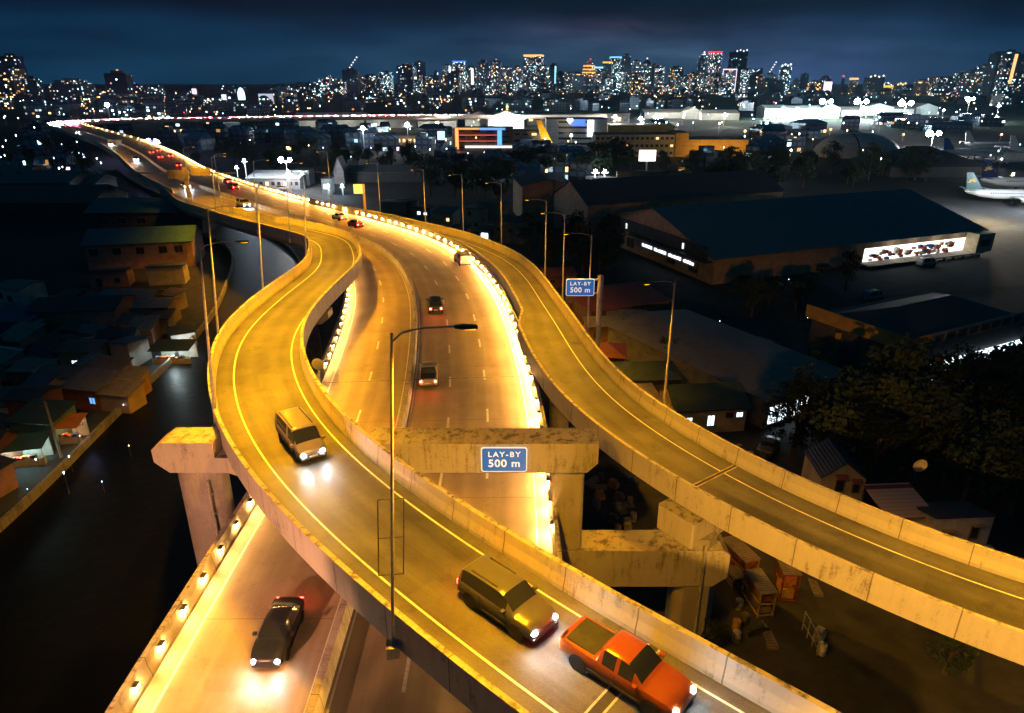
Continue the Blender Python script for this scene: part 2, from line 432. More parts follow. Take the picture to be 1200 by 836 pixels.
line(right_ramp, -WR/2+2.0, .11, .016, rr, 0, right_ramp.near(-20, 132)); line(right_ramp, WR/2-.75, .15, .016, rr, 0, right_ramp.near(-6, 108))
DARKJ = plain('joint_steel', (.05, .048, .045), .5, .4)
def joint(path, q, da, db, w, parent, dz=.012, edge=True):
    def quad(q0, q1, z, mat, nm):
        m = MB(); a, b, c, d = (tuple(path.point(q0, da, z)), tuple(path.point(q0, db, z)), tuple(path.point(q1, db, z)), tuple(path.point(q1, da, z)))
        m.add([a, b, c, d], [(0, 1, 2, 3)]); return m.build(nm, mat, parent)
    quad(q-w/2, q+w/2, dz+.008, DARKJ, 'expansion_joint')
    if edge:
        quad(q-w/2-.1, q-w/2, dz+.006, CONC_M, 'joint_nosing'); quad(q+w/2, q+w/2+.1, dz+.006, CONC_M, 'joint_nosing')
qj = left_ramp.near(*at(712, 805, 16)); joint(left_ramp, qj, WL/2-.5, -WL/2+.5, .42, lr, .016)
qj = right_ramp.near(*at(842, 556, 12)); joint(right_ramp, qj, WR/2-.5, -WR/2+.5, .2, rr, .016)
for px, py in ((500, 446), (470, 300)):
    qj = main.near(*at(px, py, 10)); joint(main, qj, ML-.3, .32, .12, mr, .004); joint(main, qj, -.32, MR+.3, .12, mr, .004)

# ------------------------------------------------------------------ piers
def rbox(mb, cx, cy, wx, wy, z0, z1, ch=.3):
    x, y = wx/2, wy/2
    mb.prism([(cx-x+ch, cy-y), (cx+x-ch, cy-y), (cx+x, cy-y+ch), (cx+x, cy+y-ch), (cx+x-ch, cy+y), (cx-x+ch, cy+y), (cx-x, cy+y-ch), (cx-x, cy-y+ch)], z0, z1); return mb
def yprof(mb, prof, y0, y1):
    n = len(prof)
    mb.add([(x, y0, z) for x, z in prof]+[(x, y1, z) for x, z in prof], [tuple(range(n)), tuple(range(n, 2*n))[::-1]]+[(i, n+i, n+(i+1) % n, (i+1) % n) for i in range(n)]); return mb
BY = 38.6
t = thing('portal_pier', 'yellow lit straddle bent spanning the expressway and carrying the curved ramp', 'bridge pier', (-9, BY+1, 0))
yprof(MB(), [(-23.3, 15.0), (-22.4, 14.2), (-18.6, 14.2), (-18.0, 13.95), (-9.0, 13.95), (-8.4, 14.2), (4.9, 14.2), (5.6, 14.9), (5.6, 16.35), (-9.35, 16.35), (-9.35, 15.3), (-19.3, 15.3), (-19.3, 16.4), (-22.6, 16.4), (-23.3, 15.9)], BY, BY+2.2).build('cap_beam', CONC, t, True)
mb = MB(); mb.loft([[(-20.9+1.6*math.cos(2*PI*k/32), BY+1.35+1.3*math.sin(2*PI*k/32), z) for k in range(32)] for z in (.9, 14.25)]); mb.build('column', CONC_S, t, True, smooth=True)
rbox(MB(), -21.3, BY+1.2, 4.6, 4.2, -.3, 0.95, .3).build('footing', CONC, t, True)
rbox(MB(), 3.75, BY+1.25, 2.1, 1.9, 7.9, 14.25, .15).build('column', CONC, t, True)
mb = MB().tube((-20.05, BY-.05, 1.), (-20.05, BY-.05, 13.6), .09)
for z in np.arange(2, 13.6, 1.5): mb.box(-20.25, -19.85, BY-.02, BY+.06, z, z+.09)
mb.build('drain_pipe', STEEL, t, True)
mb = MB().box(-23.32, -22.2, BY-.025, BY-.003, 14.3, 16.3)
t2 = thing('pier', 'wide crosshead pier under the expressway, joined to the right ramp column', 'bridge pier', (0, BY+1, 0))
yprof(MB(), [(-20, 6.6), (-18.8, 4.9), (14.1, 4.9), (15.1, 5.7), (15.1, 7.6), (14.6, 7.95), (-20, 7.95)], BY, BY+2.4).build('crosshead', CONC, t2, True)
for x in (-13.5, 0.5): rbox(MB(), x, BY+1.2, 2.4, 2.2, -.2, 4.95, .3).build('column', CONC_S, t2, True)
rbox(MB(), 13.05, BY+1.3, 3.0, 2.6, -.2, 4.95, .6).build('column', CONC_S, t2, True)
rbox(MB(), 12.95, BY+1.3, 2.7, 2.3, 7.9, 8.75, .7).build('pier_stem', CONC_S, t2, True)
q = right_ramp.near(12.9, 41.); pc = right_ramp.point(q); hd = right_ramp.heading(q)
mb = MB(); rbox(mb, 0, 0, 3.2, 6.7, 8.3, 10.25, .1)
o = mb.build('ramp_cap', CONC, t2); o.location = Vector((pc.x, pc.y, 0))-root_loc(t2); o.rotation_euler = (0, 0, hd)
MB().tube((13.3, BY-.08, .2), (13.3, BY-.08, 8.4), .1).build('drain_pipe', STEEL, t2, True)
def ramp_pier(path, px, py, z, label, w=4.6, under=2.0, zoff=0):
    q = path.near(*at(px, py, z)); p = path.point(q); t = thing('pier', label, 'bridge pier', (p.x, p.y, 0), path.heading(q))
    top = p.z-under
    yprof_pts = [(-w/2, top-.8), (-w/2+.9, top-1.5), (w/2-.9, top-1.5), (w/2, top-.8), (w/2, top), (-w/2, top)]
    m = MB(); n = 6
    m.add([(-1, y, zz) for y, zz in yprof_pts]+[(1, y, zz) for y, zz in yprof_pts], [tuple(range(n)), tuple(range(n, 2*n))[::-1]]+[(i, n+i, n+(i+1) % n, (i+1) % n) for i in range(n)])
    m.build('crosshead', CONC, t)
    m = MB().lathe([(1.05, -.2), (1.05, top-1.45)], n=20); m.build('column', CONC_S, t, smooth=True)
    return t
ramp_pier(left_ramp, 380, 350, 14.6, 'round column pier under the curved ramp, seen past its inner parapet', 5.4)
ramp_pier(left_ramp, 300, 395, 15.4, 'round column pier hidden under the outer bend of the curved ramp', 5.)
ramp_pier(right_ramp, 640, 420, 12, 'round column pier under the right ramp beside the bright expressway edge', 4.6, 1.8)
for k, (x, y) in enumerate(((-9.6, 72), (-15, 97))):
    q = main.near(x, y); p = main.point(q, -1.6); t = thing('pier', ['broad twin column pier beneath the expressway between the two ramps', 'farther twin column pier beneath the expressway bend'][k], 'bridge pier', (p.x, p.y, 0), main.heading(q))
    MB().box(-1.1, 1.1, -9.5, 9.5, 6, 7.99).build('crosshead', CONC, t)
    for y0 in (-6, 6): MB().lathe([(1.2, -.2), (1.2, 6.02)], (0, y0, 0), 18).build('column', CONC_S, t, smooth=True)

# ------------------------------------------------------------------ street lamps
LAMP_P = 29000
def street_lamp(label, x, y, z, h, tx, ty, arm=2.8, r=.115, tilt=0., power=LAMP_P, cage=False, lit=True, spread=146, cut=.42):
    t = thing('street_lamp', label, 'street lamp', (x, y, z), math.atan2(ty, tx), 'street lamps along the ramps')
    t.rotation_euler = (0, tilt, math.atan2(ty, tx))
    MB().tube((0, 0, 0), (0, 0, h), r, r*.55, 10).build('pole', STEEL, t, smooth=True)
    mb = MB().box(-.28, .28, -.28, .28, -.5, .06)
    for a in (-.2, .2):
        for b in (-.2, .2): mb.tube((a, b, .06), (a, b, .16), .035, n=6)
    mb.build('base_bracket', STEEL, t)
    mb = MB()
    pts = [(0, 0, h-.35), (.35, 0, h+.0), (1.0, 0, h+.15), (arm-.75, 0, h+.22)]
    for a, b in zip(pts, pts[1:]): mb.tube(a, b, .042, .036, 7)
    mb.build('arm', STEEL, t, smooth=True)
    hd = MB().loft([[(arm-.8, -.07, h+.15), (arm-.8, .07, h+.15), (arm-.8, .07, h+.25), (arm-.8, -.07, h+.25)],
               [(arm-.5, -.13, h+.12), (arm-.5, .13, h+.12), (arm-.5, .11, h+.28), (arm-.5, -.11, h+.28)],
               [(arm+.02, -.11, h+.14), (arm+.02, .11, h+.14), (arm+.02, .08, h+.25), (arm+.02, -.08, h+.25)]]).build('lamp_head', DSTEEL, t)
    if lit:
        MB().box(arm-.48, arm-.05, -.09, .09, h+.105, h+.119).build('lamp_lens', emit('sodium_lens', SOD, 6), hd)
        l = light('lamp_beam', 'SPOT', (arm-.25, 0, h+.05), power, SOD, t, .15, spread, blend=.55); l.scale = (cut, 1, 1)
    if cage:
        mb = MB()
        for zz in (3.6, 5.4, 7.2): mb.tube((-.55, .12, zz), (.45, .12, zz), .024, n=5)
        for b in (-.55, .45): mb.tube((b, .12, 3.6), (b, .12, 7.2), .024, n=5)
        mb.build('sign_frame', DSTEEL, t)
    return t
def lamp_at(label, px, py, zb, path, side, h=None, arm=2.9, **k):
    if path is right_ramp: h = h or 10.6; k = dict(dict(power=LAMP_P*.42, cut=.42), **k)
    else: h = h or 11.4; k = dict(dict(tilt=.075), **k)
    x, y = at(px, py, zb); q = path.near(x, y)
    p = path.point(q, side*(path_half(path)+.05), 0); n = path.N[int(np.argmin(abs(path.s-q)))]
    return street_lamp(label, p.x, p.y, p.z-.2, h+1.3, -side*n[0], -side*n[1], arm, **k)
def path_half(p): return WL/2 if p is left_ramp else WR/2 if p is right_ramp else 12.5
x, y = at(463, 749, 16.0)
street_lamp('tall nearest street lamp with a wire frame on its pole, outside the curved ramp parapet', x-.1, y-.1, 15.75, 14.1, .98, .2, 3.0, cage=True, power=LAMP_P*1.05, cut=1., tilt=.062, r=.088)
lamp_at('street lamp standing over the left end of the straddle bent, arm toward the ramp', 249, 502, 16, left_ramp, 1)
lamp_at('street lamp on the leftmost bend of the ramp, just behind the straddle bent one', 245, 402, 16, left_ramp, 1)
lamp_at('street lamp halfway up the outer parapet where the ramp climbs round the dark creek', 301, 345, 16, left_ramp, 1)
lamp_at('street lamp at the inside of the sharp hook where the curved ramp leaves the expressway', 358, 304, 15, left_ramp, 1)
lamp_at('street lamp on the outer parapet at the crest of the ramp hook', 348, 272, 13.5, left_ramp, 1, lit=True)
lamp_at('street lamp beyond the ramp hook, left of the floodlit yard', 308, 262, 13, left_ramp, 1)
lamp_at('thin street lamp on the outer parapet near the start of the curved ramp', 262, 250, 12, left_ramp, 1)
LM = 9000
def main_lamp(label, px, py, side, power=LM):
    x, y = at(px, py, 11.3); q = main.near(x, y); p = main.point(q, side*12.45 if side < 0 else 9.3); n = main.N[int(np.argmin(abs(main.s-q)))]
    return street_lamp(label, p.x, p.y, p.z-.1, 13, -side*n[0], -side*n[1], 2.6, power=power)
def added_flood(label, x, y, z, h, to, power, col, spread):  # added mast and beam, out of view, put in to brighten the piers
    t = thing('floodlight_mast', label, 'floodlight', (x, y, z)); MB().tube((0, 0, 0), (0, 0, h), .16, .12, 10).build('pole', STEEL, t)
    a = MB().box(-.3, .3, -.12, .12, h, h+.4).build('lamp', DSTEEL, t); MB().box(-.26, .26, .121, .14, h+.04, h+.36).build('lamp_lens', emit('flood_lens', col, 20), a)
    light('flood_beam', 'SPOT', (0, .3, h+.2), power, col, t, .2, spread, Vector(to)-Vector((x, y, z)), .6)
added_flood('added unseen floodlight mast beside the expressway below the picture edge, aimed at the right pier', 14.5, 5.0, 0, 21.5, (20, 32, 6), 56000, (1., .46, .06), 62)
added_flood('added unseen floodlight mast in the creek edge below the picture, aimed at the left pier', -21, 3.0, 0, 20, (-16.5, 35, 11), 58000, (1., .40, .2), 54)
p_ = main.point(main.near(-9.3, 7), 9.3); street_lamp('added unseen street lamp beside the lower left expressway lanes, below the picture edge', p_.x, p_.y, p_.z-.1, 13, 1, 0, 2.6, power=9000, cut=.36)  # lamp added out of view to light the lower left lanes and column
main_lamp('street lamp left of the expressway, just short of the overhead gantry', 246, 246, 1)
main_lamp('street lamp left of the expressway directly below the overhead gantry panels', 210, 232, 1)
main_lamp('street lamp on the far expressway parapet in front of the floodlit yard', 386, 238, -1)
lamp_at('street lamp right of the yellow roadside sign, first on the far ramp parapet', 447, 249, 11.3, right_ramp, -1)
lamp_at('second street lamp past the yellow sign, before the low cream houses', 496, 261, 11.3, right_ramp, -1)
lamp_at('street lamp rising in front of the pair of cream block houses', 550, 269, 11.5, right_ramp, -1)
lamp_at('street lamp beside the dark trees left of the long warehouse', 597, 285, 11.8, right_ramp, -1)
lamp_at('street lamp on the ramp parapet in front of the dark trees at the bend', 641, 323, 12.8, right_ramp, -1)
lamp_at('street lamp just left of the blue lay-by sign on a post', 661, 351, 13, right_ramp, -1)
lamp_at('street lamp behind the post of the blue lay-by sign', 688, 392, 13, right_ramp, -1)
lamp_at('tall street lamp beside the carport house, right of the blue lay-by sign', 780, 477, 13, right_ramp, -1)
lamp_at('street lamp on the ramp parapet at the lower right edge of the scene', 1215, 668, 12.6, right_ramp, -1)

# ------------------------------------------------------------------ parapet lamps: small hooded fittings on the inner faces
LENS_R = emit('parapet_lens_bright', (1., .50, .13), 1700); LENS_L = emit('parapet_lens', (1., .50, .13), 560)
def parapet_lamp(lens):
    t = thing('parapet_lamp', 'small hooded amber lamp on the expressway parapet, one of a close regular row', 'barrier lamp', (0, 0, 0), 0, 'lamps along the expressway parapets')
    MB().box(-.17, .17, -.03, .21, .0, .15).build('housing', DSTEEL, t)
    MB().hexa([(-.14, .03, -.10), (.14, .03, -.10), (.14, .19, -.10), (-.14, .19, -.10), (-.14, .02, -.003), (.14, .02, -.003), (.14, .2, -.003), (-.14, .2, -.003)]).build('lens', lens, t)
    return t
bpy.context.view_layer.update()
PLr = parapet_lamp(LENS_R); PLl = parapet_lamp(LENS_L); index_children()
def row(proto, side, a, b, step, skip=None):
    q = a; first = True; n = 0
    while q < b:
        if n and R.random() < .045: q += step; continue
        d = (ML+.11) if side > 0 else (MR-.11)
        p = main.point(q, d, .86); hd = main.heading(q)+(PI if side > 0 else 0.)
        if n == 0 and proto.location.length < .01:
            proto.location = p; proto.rotation_euler = (0, 0, hd)
        else: dup(proto, p, hd+R.uniform(-.08, .08), scale=R.uniform(.86, 1.12))
        q += step; n += 1
row(PLr, -1, main.near(-9.3, 20), main.near(-75, 181), 2.6)
row(PLl, 1, main.near(-9.3, 19), main.near(-29, 128), 2.6)
row(PLl, -1, main.near(-75, 181)+2, main.near(-195, 350), 3.4)
row(PLl, 1, far_join+2, main.near(-195, 350), 3.8)
row(PLl, 1, main.near(-200, 356), s_end-100, 16); row(PLl, -1, main.near(-200, 356), s_end-100, 16)

# ------------------------------------------------------------------ vehicles
HEAD = emit('headlamp_glass', (.93, .97, 1.), 260); TAIL = emit('tail_lamp_glass', (1., .03, .02), 60); AMB = emit('marker_glass', (1., .4, .05), 12)
PLATE = plain('number_plate', (.7, .7, .66), .5)
def paint_mat(c): return plain('car_paint_%d_%d_%d' % tuple(int(v*255) for v in c), c, .28, .15, var=.06, scale=1.5)
def wheel(parent, x, y, r=.33, w=.22):
    o = MB().lathe([(r*.62, -w/2), (r*.95, -w/2), (r, -w*.3), (r, w*.3), (r*.95, w/2), (r*.62, w/2)], n=18)
    o.v = [(p[0], p[2], p[1]) for p in o.v]
    tyre = o.build('wheel', RUBBER, parent, smooth=True); tyre.location = (x, y, r)
    m = MB().lathe([(r*.6, -w*.42), (r*.6, w*.42)], n=14); m.v = [(p[0], p[2], p[1]) for p in m.v]
    m.build('rim', STEEL, tyre)
def rr_sec(x, hw, z0, z1, rnd=.08):
    return [(x, -hw+rnd*.6, z0), (x, -hw, z0+rnd*2), (x, -hw, z1-rnd*1.6), (x, -hw+rnd*1.2, z1), (x, hw-rnd*1.2, z1), (x, hw, z1-rnd*1.6), (x, hw, z0+rnd*2), (x, hw-rnd*.6, z0)]
KINDS = {
 'sedan': dict(body=[(-2.2, .74, .45, .82), (-2.1, .83, .3, .95), (-1.2, .87, .26, 1.0), (0, .88, .24, .98), (1.0, .87, .26, .96), (1.75, .83, .28, .84), (2.15, .74, .36, .7)], cab=[(-1.75, .72, .98), (-1.05, .6, 1.42), (.25, .6, 1.44), (1.05, .7, .95)], wx=1.32, r=.31),
 'suv': dict(body=[(-2.3, .8, .5, 1.0), (-2.22, .88, .38, 1.15), (-1.2, .92, .34, 1.18), (0, .93, .32, 1.16), (1.1, .92, .34, 1.14), (1.9, .88, .36, 1.05), (2.28, .8, .45, .9)], cab=[(-2.18, .8, 1.15), (-1.9, .7, 1.74), (.3, .7, 1.8), (1.15, .78, 1.12)], wx=1.4, r=.37),
 'van': dict(body=[(-2.35, .82, .45, 1.1), (-2.28, .9, .34, 1.2), (-1.0, .92, .3, 1.2), (.6, .92, .3, 1.18), (1.5, .9, .32, 1.12), (2.1, .86, .36, 1.0), (2.35, .76, .45, .82)], cab=[(-2.3, .84, 1.18), (-2.2, .78, 1.92), (1.0, .76, 1.95), (1.85, .78, 1.06)], wx=1.45, r=.34),
 'pickup': dict(body=[(-2.6, .82, .55, 1.0), (-2.5, .9, .42, 1.08), (-1.2, .92, .4, 1.08), (0, .93, .38, 1.1), (1.2, .92, .4, 1.1), (2.1, .88, .42, 1.05), (2.55, .8, .5, .92)], cab=[(-.75, .8, 1.08), (-.6, .7, 1.72), (.6, .7, 1.76), (1.35, .78, 1.08)], wx=1.65, r=.38),
}
SHAPE = {
 'sedan': dict(sec=[(-2.2, .62, .5, .74, .5, .80), (-2.12, .8, .32, .92, .66, .98), (-1.7, .86, .26, .98, .7, 1.04), (-1.35, .87, .25, .99, .68, 1.14), (-.8, .88, .25, .98, .6, 1.40), (-.1, .89, .25, .97, .62, 1.46), (.45, .89, .25, .96, .62, 1.40), (1.05, .88, .25, .95, .72, 1.08), (1.3, .87, .25, .94, .72, 1.0), (1.8, .84, .27, .84, .68, .9), (2.1, .74, .32, .7, .56, .76), (2.22, .55, .4, .6, .4, .64)], side=[(-1.05, -.28), (-.2, .72)], screen=[(-1.37, -.84), (.5, 1.07)]),
 'suv': dict(sec=[(-2.3, .7, .5, .95, .6, 1.0), (-2.22, .88, .4, 1.1, .72, 1.2), (-2.08, .91, .36, 1.13, .72, 1.62), (-1.7, .92, .34, 1.14, .7, 1.74), (-.2, .93, .33, 1.13, .7, 1.78), (.5, .93, .33, 1.12, .7, 1.70), (1.15, .92, .33, 1.1, .76, 1.26), (1.4, .91, .34, 1.08, .76, 1.16), (1.95, .88, .36, 1.0, .72, 1.07), (2.22, .8, .4, .85, .6, .92), (2.34, .6, .5, .72, .45, .76)], side=[(-2.0, -1.2), (-1.1, -.25), (-.15, .85)], screen=[(-2.21, -2.09), (.52, 1.16)]),
 'van': dict(sec=[(-2.35, .75, .5, 1.0, .62, 1.1), (-2.3, .9, .36, 1.15, .76, 1.6), (-2.15, .92, .32, 1.2, .78, 1.88), (-1, .93, .3, 1.2, .78, 1.95), (.6, .93, .3, 1.18, .76, 1.93), (1.0, .92, .3, 1.16, .76, 1.84), (1.75, .9, .32, 1.08, .78, 1.28), (2.0, .88, .34, 1.02, .74, 1.12), (2.25, .82, .38, .88, .62, .95), (2.36, .62, .45, .72, .48, .78)], side=[(-2.05, -1.05), (-.95, .1), (.25, 1.4)], screen=[(-2.29, -2.16), (1.02, 1.76)]),
 'pickup': dict(sec=[(-2.6, .8, .55, 1.0, .74, 1.04), (-2.52, .9, .42, 1.06, .8, 1.10), (-1.0, .92, .4, 1.08, .82, 1.12), (-.85, .92, .4, 1.1, .78, 1.2), (-.7, .92, .4, 1.1, .7, 1.62), (-.3, .93, .4, 1.1, .68, 1.72), (.5, .93, .4, 1.1, .68, 1.68), (1.15, .92, .4, 1.09, .76, 1.24), (1.4, .91, .41, 1.07, .76, 1.13), (2.1, .88, .43, 1.02, .74, 1.07), (2.45, .82, .46, .88, .64, .94), (2.6, .62, .52, .74, .5, .78)], side=[(-.6, .05), (.12, .85)], screen=[(-.86, -.71), (.52, 1.16)]),
}
def bil(q, u, v):
    a, b, c, d = [Vector(p) for p in q]
    return (a*(1-u)+b*u)*(1-v)+(d*(1-u)+c*u)*v
def pane(q, u0, u1, v0, v1, out, name, parent):
    n = (Vector(q[1])-Vector(q[0])).cross(Vector(q[3])-Vector(q[0])).normalized()*out
    pts = [bil(q, u, v)+n for u, v in ((u0, v0), (u1, v0), (u1, v1), (u0, v1))]; mid = [p-n*1.6 for p in pts]
    return MB().hexa([tuple(p) for p in mid]+[tuple(p) for p in pts]).build(name, GLASS, parent)
def section(x, w, z0, z1):
    """body cross section: sill, bulging door, shoulder, curved deck"""
    h = z1-z0
    half = [(.0, z0), (w*.86, z0), (w*.97, z0+h*.16), (w, z0+h*.45), (w*.985, z0+h*.72), (w*.94, z0+h*.9), (w*.8, z0+h*.985), (w*.4, z1+.018), (0, z1+.025)]
    return [(x, y, z) for y, z in half]+[(x, -y, z) for y, z in half[-2:0:-1]]
def car(kind, label, cat, path=None, px=0, py=0, z=0, toward=True, col=(.6, .6, .6), lights=True, dlat=None, beam=900, pos=None, group=None):
    K = KINDS[kind]
    if pos: p = Vector(pos[:3]); hd = pos[3]
    else:
        x, y = at(px, py, z); q = path.near(x, y); i = int(np.argmin(abs(path.s-q)))
        lat = (x-path.P[i, 0])*path.N[i, 0]+(y-path.P[i, 1])*path.N[i, 1] if dlat is None else dlat
        p = path.point(q, lat, .018); hd = path.heading(q)+(PI if toward else 0)
    t = thing(kind if kind not in ('sedan', 'suv') else 'car', label, cat, p, hd, group)
    m = paint_mat(col); wm = K['body'][3][1]
    (x0, w0, z0), (x1, w1, z1), (x2, w2, z2), (x3, w3, z3) = K['cab']; w1 += .03
    xm = (x1+x2)/2; SH = SHAPE[kind]
    S = catmull(SH['sec'], 5); rings = []
    for x, w, za, zb, wr, zr in S:
        h = zb-za
        half = [(0, za), (w*.84, za), (w*.97, za+h*.15), (w, za+h*.5), (w*.985, zb-h*.1), (w*.95, zb), ((w*.95+wr)/2+.012, (zb+zr-.05)/2), (wr, zr-.05), (wr*.86, zr), (wr*.45, zr+.022), (0, zr+.028)]
        rings.append([(x, y, z) for y, z in half]+[(x, -y, z) for y, z in half[-2:0:-1]])
    n = len(rings[0]); vs = [p_ for r_ in rings for p_ in r_]; fb, panes = [], {}
    def zone(xa, xb, lst): return any(xa >= a-.001 and xb <= b+.001 for a, b in lst)
    for i in range(len(rings)-1):
        xa, xb = S[i][0], S[i+1][0]
        for k in range(n):
            j = k if k < 10 else n-1-k
            f = (i*n+k, i*n+(k+1) % n, (i+1)*n+(k+1) % n, (i+1)*n+k); xc = (xa+xb)/2
            side = j in (5, 6) and any(a < xc < b for a, b in SH['side'])
            top = j in (7, 8, 9) and any(a < xc < b for a, b in SH['screen'])
            if side or top:
                lst = SH['side'] if side else SH['screen']
                key = ('side_window', k < 10, next(q for q, ab in enumerate(lst) if ab[0] < xc < ab[1])) if side else ('windscreen' if xc > 0 else 'rear_window', 0, 0)
                panes.setdefault(key, []).append(f)
            else: fb.append(f)
    fb += [tuple(range(n))[::-1], tuple(range((len(rings)-1)*n, len(rings)*n))]
    mb = MB(); mb.add(vs, fb); mb.build('body', m, t, smooth=True)
    for key, fl in panes.items(): mb = MB(); mb.add(vs, fl); mb.build(key[0], GLASS, t, smooth=True)
    if kind == 'pickup':
        MB().box(-2.42, -1.02, -.72, .72, 1.1, 1.15).build('cargo_bed', DSTEEL, t)
    for sx in (-1, 1):
        for sy in (-1, 1):
            wheel(t, sx*K['wx'], sy*(wm-.1), K['r'])
            a = MB().lathe([(K['r']*1.16, -.02), (K['r']*1.16, .02), (K['r']*.6, .03)], n=20); a.v = [(v[0]+sx*K['wx'], sy*(wm-.015)+v[2]*.5, v[1]+K['r']) for v in a.v if True]; a.build('wheel_arch', RUBBER, t)
    xf, wf, za, zb = K['body'][-1]; xr, wr, zc, zd = K['body'][0]
    zh = (za+zb)/2+.06; zt = (zc+zd)/2+.12
    for s in (-1, 1):
        MB().ball((xf-.05, s*(wf-.15), zh), .15, 12, 6, .8).build('headlight', HEAD if lights and toward else GLASS, t)
        MB().box(xr-.035, xr+.12, s*(wr-.12)-.12, s*(wr-.12)+.12, zt-.12, zt+.12).build('taillight', TAIL if lights else DSTEEL, t)
        MB().box(x3-.45, x3-.28, s*(wm+.1)-.1, s*(wm+.1)+.1, z3+.0, z3+.15).build('wing_mirror', m, t)
        for xx in (xm+.05, (x3-.3)): MB().box(xx-.012, xx+.012, s*(wm-.004)-.006, s*(wm-.004)+.006, K['body'][3][2]+.18, z3-.12).build('door_seam', RUBBER, t)
        MB().box(xm+.12, xm+.3, s*(wm-.0)-.012, s*(wm)+.012, z3-.27, z3-.23).build('door_handle', DSTEEL, t)
        if lights and toward:
            light('headlight_beam', 'SPOT', (xf+.18, s*(wf-.15), zh), beam*.17, (.84, .93, 1.), t, .1, 100, (xf+14, s*(wf-.1), -.3), 1.)
    
    mb = MB()
    for s in (-1, 1): mb.box(-K['wx']+K['r']*1.15, K['wx']-K['r']*1.15, s*(wm-.0)-.02, s*wm+.02, K['body'][3][2]+.0, K['body'][3][2]+.12)
    mb.build('sill_strip', RUBBER, t)
    if kind in ('suv', 'van'):
        mb = MB()
        for s in (-1, 1): mb.box(x1+.35, x2-.25, s*w1*.8-.02, s*w1*.8+.02, z1-.02, z1+.09)
        mb.build('roof_rail', DSTEEL, t)
    MB().box(xf-.08, xf+.03, -wf*.5, wf*.5, za+.02, zh-.06).build('grille', DSTEEL, t)
    MB().box(xf-.16, xf+.05, -wf*.98, wf*.98, za-.1, za+.02).build('bumper', DSTEEL, t); MB().box(xr-.05, xr+.14, -wr*.98, wr*.98, zc-.12, zc+.02).build('bumper', DSTEEL, t)
    MB().box(xr-.05, xr+.02, -.26, .26, zt-.24, zt-.12).build('number_plate', PLATE, t); MB().box(xf-.02, xf+.045, -.26, .26, za+.03, za+.15).build('number_plate', PLATE, t)
    return t
car('van', 'cream van with bright headlights coming round the bend of the curved ramp', 'van', left_ramp, 384, 517, 16, col=(.24, .22, .19), beam=1500, dlat=-.4)
car('suv', 'grey car with white headlights on the curved ramp, right of the wire framed lamp pole', 'car', left_ramp, 585, 712, 16, col=(.11, .11, .115), beam=2600, dlat=-.55)
car('pickup', 'orange pickup with bright headlights nearest the joint at the bottom of the ramp', 'pickup', left_ramp, 752, 780, 16, col=(.34, .085, .02), beam=1500, dlat=-1.0)
car('sedan', 'dark car with white headlights on the lower left expressway lanes', 'car', main, 331, 742, 10, col=(.025, .03, .045), beam=1700)
car('pickup', 'tan pickup driving away with red tail lights beside the median', 'pickup', main, 503, 447, 10, False, (.45, .36, .24))
car('suv', 'dark car driving away with red tail lights, ahead of the tan pickup', 'car', main, 510, 362, 10, False, (.05, .045, .045))
car('van', 'white van hugging the glaring right parapet of the expressway', 'van', main, 541, 308, 10, False, (.7, .66, .6))
car('sedan', 'dark red car driving away between the two ramps, just before the first bend', 'car', main, 418, 266, 10, False, (.2, .03, .03))
car('sedan', 'white car driving away in the left lane behind the curved ramp hook', 'car', main, 400, 258, 10, False, (.7, .7, .68))
car('van', 'white van with headlights in the left carriageway before the curved ramp', 'van', main, 293, 242, 10, True, (.6, .58, .52), beam=2500, dlat=2.2)
car('sedan', 'yellow lit car with headlights beside the outer parapet before the curved ramp', 'car', main, 273, 250, 10, True, (.5, .42, .25), beam=2500, dlat=6.6)
car('suv', 'car with red tail lights right of the median, nearest the gantry post', 'car', main, 276, 222, 10, False, (.3, .05, .04), dlat=-6.2)
car('sedan', 'car with red tail lights and white roof beyond the median, behind a red one', 'car', main, 258, 216, 10, False, (.6, .6, .6), dlat=-9)
car('suv', 'car with blue white headlights directly below the overhead gantry', 'car', main, 203, 222, 10, True, (.2, .22, .25), beam=5200, dlat=3.6)
car('sedan', 'car with red tail lights passing left of the gantry panels', 'car', main, 184, 197, 10, False, (.25, .03, .03), dlat=-6)
car('van', 'white fronted van with glaring headlights at the narrow jog of the expressway', 'van', main, 141, 190, 10, True, (.6, .6, .55), beam=7000, dlat=4.6)
for k, (px, py, d, lab) in enumerate(((162, 181, -4.2, 'left one of four red tail lit cars queueing at the far bend'), (166, 179, -8.2, 'right one of four red tail lit cars queueing at the far bend'), (164, 187, -4.4, 'near left car of the red tail lit queue'), (169, 186, -8.4, 'near right car of the red tail lit queue'))):
    car('sedan', lab, 'car', main, px, py, 10, False, (.2, .05, .05), dlat=d)
car('sedan', 'car with white headlights where the far expressway narrows, beside a small gantry', 'car', main, 116, 171, 10, True, (.5, .5, .5), beam=7000, dlat=4.2)
car('sedan', 'farthest car with white headlights, close to the tip of the hairpin', 'car', main, 83, 157, 10, True, (.5, .5, .5), beam=7000, dlat=4.5)

